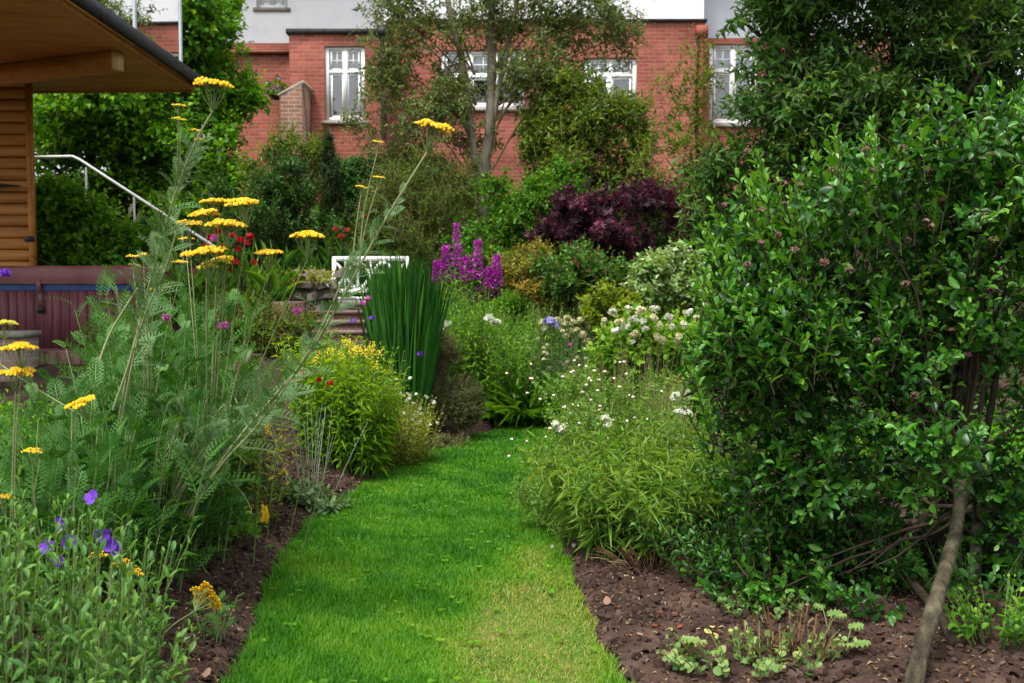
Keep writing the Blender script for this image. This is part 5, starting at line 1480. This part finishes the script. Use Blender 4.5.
# understorey of the glossy shrub
clump('laurel_seedling', 'low dark leaved evergreen sprouting beneath the glossy shrub', 'shrub', OG(800, 4.8), 170, (.55, .25, 0), .4, .5, 14, T_OVAL, .042, .02, L_SHRUB, stem=ST_DARK, rmean=.32)
clump('periwinkle', 'small glossy leaved sprig beside the leaning trunk', 'plant', on_ground(1.62, 4.4), 12, (.1, .08, 0), .34, .4, 12, T_OVAL, .04, .022, L_SHRUB, stem=ST_DARK, rmean=.4)
clump('bright_geranium', 'bright green lobed leaf plant at the foot of the leaning trunk', 'plant', on_ground(1.86, 3.75), 40, (.14, .1, 0), .22, .6, 9, T_OVAL, .036, .024, L_HERB, rmean=.45, t0=.2)
clump('dead_nettle', 'small dark leafy weeds between trunk and edging board', 'plant', on_ground(2.0, 4.3), 34, (.25, .2, 0), .3, .6, 9, T_OVAL, .045, .028, L_SHRUB, rmean=.3)
# strawberry like weeds and dry stems on the dug soil
def big_leaf(name, label, px, py, L, az, tilt_=.35, mat=L_WEED, Y=None):
    q = G(px, py) if Y is None else at(px, py, Y)
    root = thing(name, label, 'leaf plant', on_ground(q[0], q[1]))
    for k in range(3):
        a = az + (k - 1) * 1.3 + random.uniform(-.2, .2); mb, sb = MB(), MB(); h = random.uniform(.05, .1)
        c = on_ground(q[0], q[1]); top = c + [.03 * cos(a), .03 * sin(a), h]
        m_ = 11; V = [top]
        for i in range(m_ * 2):
            b = -2.6 + 5.2 * i / (m_ * 2 - 1); r = L * (.5 + .5 * cos(b * .38)) * (1.0 if i % 2 else .88) * (1 if k == 1 else .75)
            V.append(top + np.array([cos(a + b), sin(a + b), 0]) * r * .62 + np.array([cos(a), sin(a), 0]) * L * .3 + np.array([0, 0, tilt_ * r * (.3 * cos(b)) - .012 * (i % 2) + .01]))
        mb.add(V, T=[(0, i, i + 1) for i in range(1, m_ * 2)], rnd=random.uniform(.3, .8))
        mb.build('leaf', mat, root)
        sb.tubes([[c, (c + top) / 2 + [0, 0, .01], top]], .0025, 5); sb.build('stem', ST_PALE, root)
big_leaf('lobed_weed', 'pale lobed leaf weed lying on the dug soil', 705, 664, .085, -2.4)
big_leaf('lobed_weed', 'round scalloped leaf weed beside the dry stubble', 845, 655, .075, -.6)
big_leaf('lobed_weed', 'round leaf weed behind the dry stubble', 828, 632, .06, .9)
clump('mint_weed', 'low pale green weed growing among the dry stubble', 'plant', G(755, 668), 50, (.3, .12, 0), .13, .8, 6, T_ROUND, .03, .026, L_WEED, rmean=.45)
clump('seedling_weed', 'little green seedling weeds at the edge of the dug soil', 'plant', G(765, 615), 14, (.16, .1, 0), .12, .8, 7, T_ROUND, .03, .022, L_WEED, rmean=.3)
ds = thing('dry_stubble', 'stubble of cut dry brown stems standing in the dug soil', 'stems', G(790, 655))
mb = MB(); P, d, Ls, bd = stems_from(G(790, 655), 36, (.16, .12, 0), .16, .35, .5); mb.tubes(shoots_pts(P, d, Ls, bd, 4), .0026, 5, rnd=rng.random(36))
n = 36; mb.place(T_LANCE, P + d * Ls[:, None] * rng.uniform(.2, 1, (36, 1)), rng.normal(0, 1, (n, 3)) + [0, 0, -.5], UP + rng.normal(0, .4, (n, 3)), .05, .012, rng.random(n), curl=2); mb.build('stem', L_DRY, ds)
tw = thing('bare_twigs', 'thin bare twigs poking out below the glossy shrub', 'twigs', on_ground(1.35, 4.6))
mb = MB()
for (a, b, c) in (((768, 600), (770, 560), (766, 515)), ((850, 660), (900, 610), (940, 570)), ((800, 610), (760, 590), (735, 560)), ((905, 640), (880, 600), (860, 585)), ((990, 660), (1005, 620), (1012, 570)), ((890, 575), (905, 600), (920, 625))):
    mb.tubes([curve_pts([at(*a, 4.45), at(*b, 4.4), at(*c, 4.4)], 8)], np.linspace(.004, .002, 8)[None], 5, rnd=random.random())
mb.build('twig', ST_BROWN, tw)

# fallen leaves one can pick out
lf_lab = {'brown': 'pale brown fallen leaf lying on the dug soil', 'red': 'small red fallen leaf on the dug soil', 'yellow': 'small yellow fallen leaf on the dug soil'}
fm = {'brown': leaf_mat('fallen_brown', [(.2, .11, .07), (.3, .18, .12)], trans=0), 'red': leaf_mat('fallen_red', [(.2, .03, .02), (.3, .07, .03)], trans=0), 'yellow': leaf_mat('fallen_yellow', [(.5, .34, .06), (.6, .45, .15)], trans=0)}
fl = [(607, 605, 'brown', .07), (606, 620, 'brown', .06), (655, 630, 'red', .035), (680, 629, 'red', .04), (708, 636, 'yellow', .04), (716, 640, 'yellow', .03), (664, 655, 'brown', .045), (668, 660, 'brown', .04), (688, 661, 'red', .05), (697, 652, 'yellow', .035), (702, 650, 'red', .03), (640, 639, 'brown', .03), (712, 628, 'yellow', .03), (725, 582, 'brown', .05), (735, 607, 'brown', .04), (692, 672, 'red', .04), (618, 610, 'brown', .03), (675, 612, 'red', .03), (205, 679, 'brown', .06), (228, 612, 'brown', .04), (699, 628, 'yellow', .03), (660, 614, 'red', .03)]
for px, py, c, L in fl:
    q = G(px, py); q[2] = float(gz(np.array([q[0]]), np.array([q[1]]), True)[0]) + .012
    mb = MB(); a = random.uniform(0, 6.28); mb.place(T_OVAL, q - np.array([cos(a), sin(a), 0]) * L / 2, [cos(a), sin(a), random.uniform(-.1, .25)], UP + rng.normal(0, .25, 3), L, L * .55, random.random(), curl=random.uniform(-1.5, 1.5))
    o = mb.build('fallen_leaf', fm[c])
    tag(o, lf_lab[c] if px > 300 else 'pale fallen leaf on the narrow soil strip beside the lawn', 'fallen leaf', 'fallen leaves on the soil')

# ================================================================== left hand border, near
# feathery yarrow mass
def ferny(name, label, base, n, spread, h, lean, K, L, W, seed_, fine=False, rmean=.45, heads=(), ang=52):
    base = np.asarray(base, float); root = thing(name, label, 'flower plant', base)
    mb, sb = MB(), MB(); P, d, Ls, bd = stems_from(base, n, spread, h, lean, .35)
    P[:, 2] = np.minimum(gz(P[:, 0], P[:, 1]), base[2] + .1)
    leafy(mb, P, d, Ls, bd, K, T_FERN if fine else T_FERN_LO, L, W * 1.15, ang, up=.5, rmean=rmean - .08, rvar=.2, tipr=.25, droop=1.2)
    sb.tubes(shoots_pts(P, d, Ls, bd, 5), np.linspace(.005, .0025, 5)[None], 5, rnd=rng.random(n))
    mb.build('foliage', L_FERN, root); return root, sb


def stem_to_head(root, sb, px, py, rpx, Y, b, mid=None, mat=F_YEL, up=(0.05, -.1, 1), r=.0035):
    c = at(px, py, Y); R = rpx * Y / FPX
    foot = yarrow_head(root, c, R, up, mat, n_cl=9 if R > .045 else 5, dens=15 if R > .045 else 9)
    pts = [np.asarray(b, float)] + ([at(*m) for m in mid] if mid else [(np.asarray(b) + foot) / 2 + [random.uniform(-.02, .02), 0, 0]]) + [foot]
    P = curve_pts(pts, 16); sb.tubes([P], np.linspace(r, r * .55, 16)[None], 6, rnd=.75)
    return P


# upright cluster of heads
base = OG(160, 4.9)
root, sb = ferny('yarrow', 'yarrow clump with a cluster of flat golden heads above feathery leaves', base, 50, (.34, .35, 0), .95, .18, 11, .24, .22, 1, True)
lb = MB()
for px, py, rp, Y in ((217, 205, 15, 4.75), (244, 206, 18, 4.65), (205, 217, 15, 4.7), (190, 226, 13, 4.8), (228, 229, 20, 4.6), (186, 240, 8, 4.9), (269, 256, 14, 4.7), (308, 240, 17, 4.7), (206, 257, 21, 4.55), (216, 268, 17, 4.65), (180, 264, 9, 4.7), (132, 258, 7, 4.8), (143, 256, 7, 4.8), (154, 291, 8, 4.7), (134, 266, 6, 4.8), (222, 263, 13, 4.7)):
    bx = 210 + (px - 215) * .25 if px > 180 else 150
    P = stem_to_head(root, sb, px, py, rp, Y, at(bx, 430, 4.85), [(bx + (px - bx) * .5, 340, 4.8)], F_YELG if (px, py) in ((216, 268), (134, 266)) else F_YEL, up=(random.uniform(-.12, .12), -.08, 1))
    leaves_on_curve(lb, P, 9, .25, .75, T_FERN_LO, .07, .07, 45, ltip=.4)
lb.build('stem_leaf', L_FERN, root); sb.build('stem', ST_PALE, root)

# tallest stem
base = OG(128, 4.6)
root, sb = ferny('yarrow', 'tallest yarrow with a leafy silvery stem and one high flat yellow head', base, 28, (.26, .2, 0), .85, .25, 11, .18, .18, 2, True)
lb = MB()
P = stem_to_head(root, sb, 213, 88, 20, 4.1, at(112, 470, 4.6), [(126, 380, 4.55), (148, 290, 4.4), (172, 205, 4.25), (194, 145, 4.15)], up=(.06, -.15, 1), r=.007)
leaves_on_curve(lb, P, 64, .22, .82, T_FERN, .17, .2, 42, ltip=.45, rmean=.55)
for px, py, rp in ((178, 107, 7), (178, 120, 7), (195, 131, 5), (200, 141, 6)):
    P2 = stem_to_head(root, sb, px, py, rp, 4.15, at(174 if px < 185 else 184, 200 if px < 185 else 178, 4.25), r=.003)
    leaves_on_curve(lb, P2, 7, .05, .9, T_FERN_LO, .06, .06, 35, ltip=.5, rmean=.55)
P3 = curve_pts([at(118, 440, 4.5), at(140, 330, 4.35), at(165, 270, 4.25), at(178, 225, 4.2)], 16); sb.tubes([P3], np.linspace(.006, .003, 16)[None], 6, rnd=.8); leaves_on_curve(lb, P3, 26, .3, 1, T_FERN, .15, .17, 40, ltip=.5, rmean=.7)
P3 = curve_pts([at(100, 360, 4.4), at(112, 330, 4.4), at(138, 288, 4.35)], 12); sb.tubes([P3], np.linspace(.006, .005, 12)[None], 6, rnd=.9)
P3 = curve_pts([at(113, 410, 4.45), at(130, 360, 4.4), at(143, 310, 4.4)], 12); sb.tubes([P3], np.linspace(.006, .004, 12)[None], 6, rnd=.9)
lb.build('stem_leaf', L_SILVER, root); sb.build('stem', ST_PALE, root)

# leaning stem
base = OG(150, 4.45)
root, sb = ferny('yarrow', 'yarrow leaning over on a long silvery stem, its golden head against the tree', base, 22, (.16, .2, 0), .7, .22, 10, .22, .2, 3, True)
lb = MB()
P = stem_to_head(root, sb, 434, 131, 20, 4.0, base, [(195, 500, 4.4), (245, 430, 4.3), (305, 360, 4.2), (352, 280, 4.1), (388, 215, 4.05)], up=(.35, -.12, 1), r=.008)
leaves_on_curve(lb, P, 76, .3, .88, T_FERN, .19, .22, 46, ltip=.4, rmean=.55)
P3 = curve_pts([base + [.03, 0, 0], at(210, 480, 4.35), at(262, 420, 4.25), at(315, 340, 4.15), at(350, 262, 4.1)], 16); sb.tubes([P3], np.linspace(.007, .003, 16)[None], 6, rnd=.8); leaves_on_curve(lb, P3, 30, .35, 1, T_FERN, .18, .2, 44, ltip=.5, rmean=.6)
for px, py, rp in ((378, 143, 6), (378, 178, 6), (361, 188, 6)):
    P2 = stem_to_head(root, sb, px, py, rp, 4.1, at(352 + (px - 361) * .4, 268, 4.1), r=.003); leaves_on_curve(lb, P2, 8, .05, .85, T_FERN_LO, .06, .06, 35, ltip=.5)
for i in range(18):
    e = at(random.uniform(165, 240), random.uniform(405, 485), 4.35); q = base + [random.uniform(-.06, .06), random.uniform(-.05, .05), 0]
    cs = curve_pts([q, (q + e) / 2 + [-.03, 0, .03], e, e + [.05, 0, .02]], 10); sb.tubes([cs], np.linspace(.004, .0012, 10)[None], 5, rnd=random.uniform(.3, 1)); leaves_on_curve(lb, cs, 7, .5, 1, T_FERN_LO, .11, .12, 45, ltip=.6, rmean=.4)
lb.build('stem_leaf', L_SILVER, root); sb.build('stem', ST_PALE, root)

# edge-of-frame yarrow
base = OG(25, 3.9)
root, sb = ferny('yarrow', 'yarrow with golden heads standing in front of the brown retaining wall', base, 42, (.38, .3, 0), .58, .25, 11, .18, .18, 4, True, rmean=.35)
for px, py, rp, u, b in ((20, 351, 17, (0, -.1, 1), (15, 520)), (17, 375, 16, (.2, -.15, 1), (10, 540)), (83, 405, 15, (-.3, -.2, 1), (-20, 350)), (32, 453, 11, (0, -.05, 1), (50, 570)), (5, 499, 10, (0, -.1, 1), (20, 590)), (4, 326, 13, (0, 0, 1), (-8, 480))):
    P = stem_to_head(root, sb, px, py, rp, 3.5, at(*b, 3.6), None, F_YELG if py == 326 else F_YEL, up=u)
sb.build('stem', ST_PALE, root)

# ferny low mass + low heads
base = OG(75, 4.1)
root, sb = ferny('yarrow', 'low sprawling yarrow with heads resting among the purple flowers', base, 50, (.26, .3, 0), .6, .2, 11, .16, .16, 5, True, rmean=.35)
for px, py, rp, u, b in ((98, 556, 11, (0, -.1, 1), (110, 650)), (122, 565, 13, (.3, -.1, 1), (115, 660)), (134, 573, 9, (.4, -.1, 1), (118, 660)), (205, 599, 17, (.25, .9, .35), (160, 640))):
    P = stem_to_head(root, sb, px, py, rp, 3.4, at(*b, 3.5), None, up=u)
sb.build('stem', ST_PALE, root)
base = OG(200, 5.3)
root, sb = ferny('yarrow', 'drooping yarrow with heads hanging near the soil beside the goldenrod', base, 16, (.1, .1, 0), .6, .2, 8, .14, .14, 6, False)
for px, py, rp, u in ((266, 428, 9, (.9, -.2, .3)), (263, 515, 10, (1., -.2, .1))):
    stem_to_head(root, sb, px, py, rp, 4.9, at(235, py - 30, 5.0), None, up=u)
sb.build('stem', ST_PALE, root)
# tall feathery leaves behind
base = OG(182, 6.0)
root, sb = ferny('feathery_plant', 'flowerless mass of feathery green stems behind the golden yarrow heads', base, 76, (.4, .45, 0), 1.1, .1, 13, .24, .22, 7, False, rmean=.4)
sb.build('stem', ST_GREEN, root)
base = OG(165, 5.6)
root, sb = ferny('feathery_plant', 'feathery green stems hiding the foot of the retaining wall', base, 46, (.3, .4, 0), .7, .12, 12, .24, .22, 8, False, rmean=.3)
sb.build('stem', ST_GREEN, root)
# small pink flowers through the feathery mass
def pinks(root, tips, d):
    for px, py in ((166, 317), (221, 326), (214, 238), (310, 348), (297, 311), (225, 325)): truss_part(root, at(px, py, 4.9), .016, 16, .016, F_PINK)
clump('wild_pink', 'slender plant dotted with small pink flowers among the yarrow', 'flower plant', OG(235, 5.2), 14, (.35, .2, 0), .9, .2, 9, T_LANCE5, .05, .01, L_HERB, flower=pinks)
# spindly yellowing plant
clump('spindly_phlox', 'spindly plant with yellowing leaves on reddish stems by the soil strip', 'plant', OG(245, 5.8), 44, (.16, .2, 0), .78, .15, 18, T_LANCE5, .05, .02, leaf_mat('leaf_yellowing', [(.04, .11, .015), (.085, .17, .018), (.16, .21, .02), (.22, .17, .03)], trans=.4), stem=ST_BROWN, opp=True, rmean=.5, rvar=.35)
def lych(root, tips, d):
    for px, py in ((298, 380), (319, 380), (330, 383), (303, 372)): truss_part(root, at(px, py, 6.3), .016, 12, .016, F_RED)
clump('rose_campion', 'silver stemmed plant with a few small crimson flowers', 'flower plant', OG(306, 6.5), 16, (.12, .1, 0), .75, .25, 7, T_LANCE5, .045, .014, L_SILVER, stem=leaf_mat('stem_silver', [(.3, .36, .26), (.42, .46, .36)], trans=0), flower=lych, ang=40, stem_r=.0032)
clump('lambs_ear', 'silver woolly leaved plant at the edge of the soil strip', 'plant', OG(306, 6.5), 40, (.16, .1, 0), .14, .9, 7, T_OVAL, .085, .035, L_SILVER, rmean=.75)
clump('cinquefoil', 'low green scalloped leaves spreading onto the soil strip', 'plant', G(228, 535), 50, (.13, .16, 0), .16, .7, 6, T_ROUND, .045, .042, L_HERB, rmean=.6, t0=.5)
clump('small_ferny_sprig', 'small feathery sprig on the bare soil near the lawn', 'plant', G(212, 640), 8, (.06, .05, 0), .2, .3, 9, T_FERN_LO, .06, .06, L_FERN)
# purple bellflowers
def bells(root, tips, d):
    for px, py in ((93, 498), (63, 523), (48, 548), (70, 543), (102, 534), (117, 550), (60, 560), (110, 545)):
        q = at(px, py, 3.35 + random.uniform(-.06, .06)); n = nrm(np.array([random.uniform(-.5, .6), -1, random.uniform(0, .8)])); r = nrm(np.cross(n, UP)); b = np.cross(r, n); mb = MB()
        for k in range(5):
            a = k * 1.257 + random.random() * .2; mb.place(T_OVAL, q, r * cos(a) + b * sin(a) + n * .45, n, .03, .03, random.uniform(.2, .9), curl=-.5)
        mb.place(T_BALL3, q + n * .006, r, n, .004, .004, 1.)
        mb.build('flower', F_PUR, root)
clump('bellflower', 'deep violet bellflowers among feathery leaves in front of the retaining wall', 'flower plant', OG(80, 3.55), 30, (.25, .18, 0), .55, .3, 12, T_LANCE5, .06, .014, L_HERB, flower=bells, rmean=.3)
clump('violet_verbena', 'single purple verbena flower on a thin stem beside the hot tub lid', 'flower plant', OG(-40, 5.), 3, (.04, .04, 0), .7, .1, 5, T_LANCE5, .05, .01, L_HERB, flower=lambda r_, t, d: truss_part(r_, at(5, 273, 4.9), .02, 16, .02, F_PUR))
def verb(root, tips, d):
    for px, py in ((364, 303), (368, 298), (353, 321), (420, 354), (372, 318)): truss_part(root, at(px, py, 8.3), .02, 16, .018, F_PUR if py > 310 else F_PINK)
clump('purple_verbena', 'wiry verbena with little purple flowers before the brick steps', 'flower plant', OG(366, 8.6), 8, (.3, .1, 0), 1.15, .1, 4, T_LANCE5, .05, .01, L_HERB, flower=verb, stem_r=.0018)
# leafy shrub close by
base = on_ground(-1.5, 2.75)
clump('penstemon', 'leafy green shrubby clump with upright shoots nearest the viewer', 'shrub', base, 240, (.48, .42, 0), .70, .1, 18, T_OVAL, .047, .019, L_PENST, ang=48, opp=True, rmean=.3, tipr=.35, hv=.3, stem_r=.0028, size_tip=.6)
clump('penstemon', 'small leafy offshoot of the shrubby clump on the soil strip', 'shrub', on_ground(-1.27, 3.2), 40, (.16, .15, 0), .34, .25, 12, T_OVAL, .05, .02, L_PENST, ang=48, opp=True, rmean=.45, tipr=.35)

# no object of the place floats off into the lens: everything above stands in the garden itself
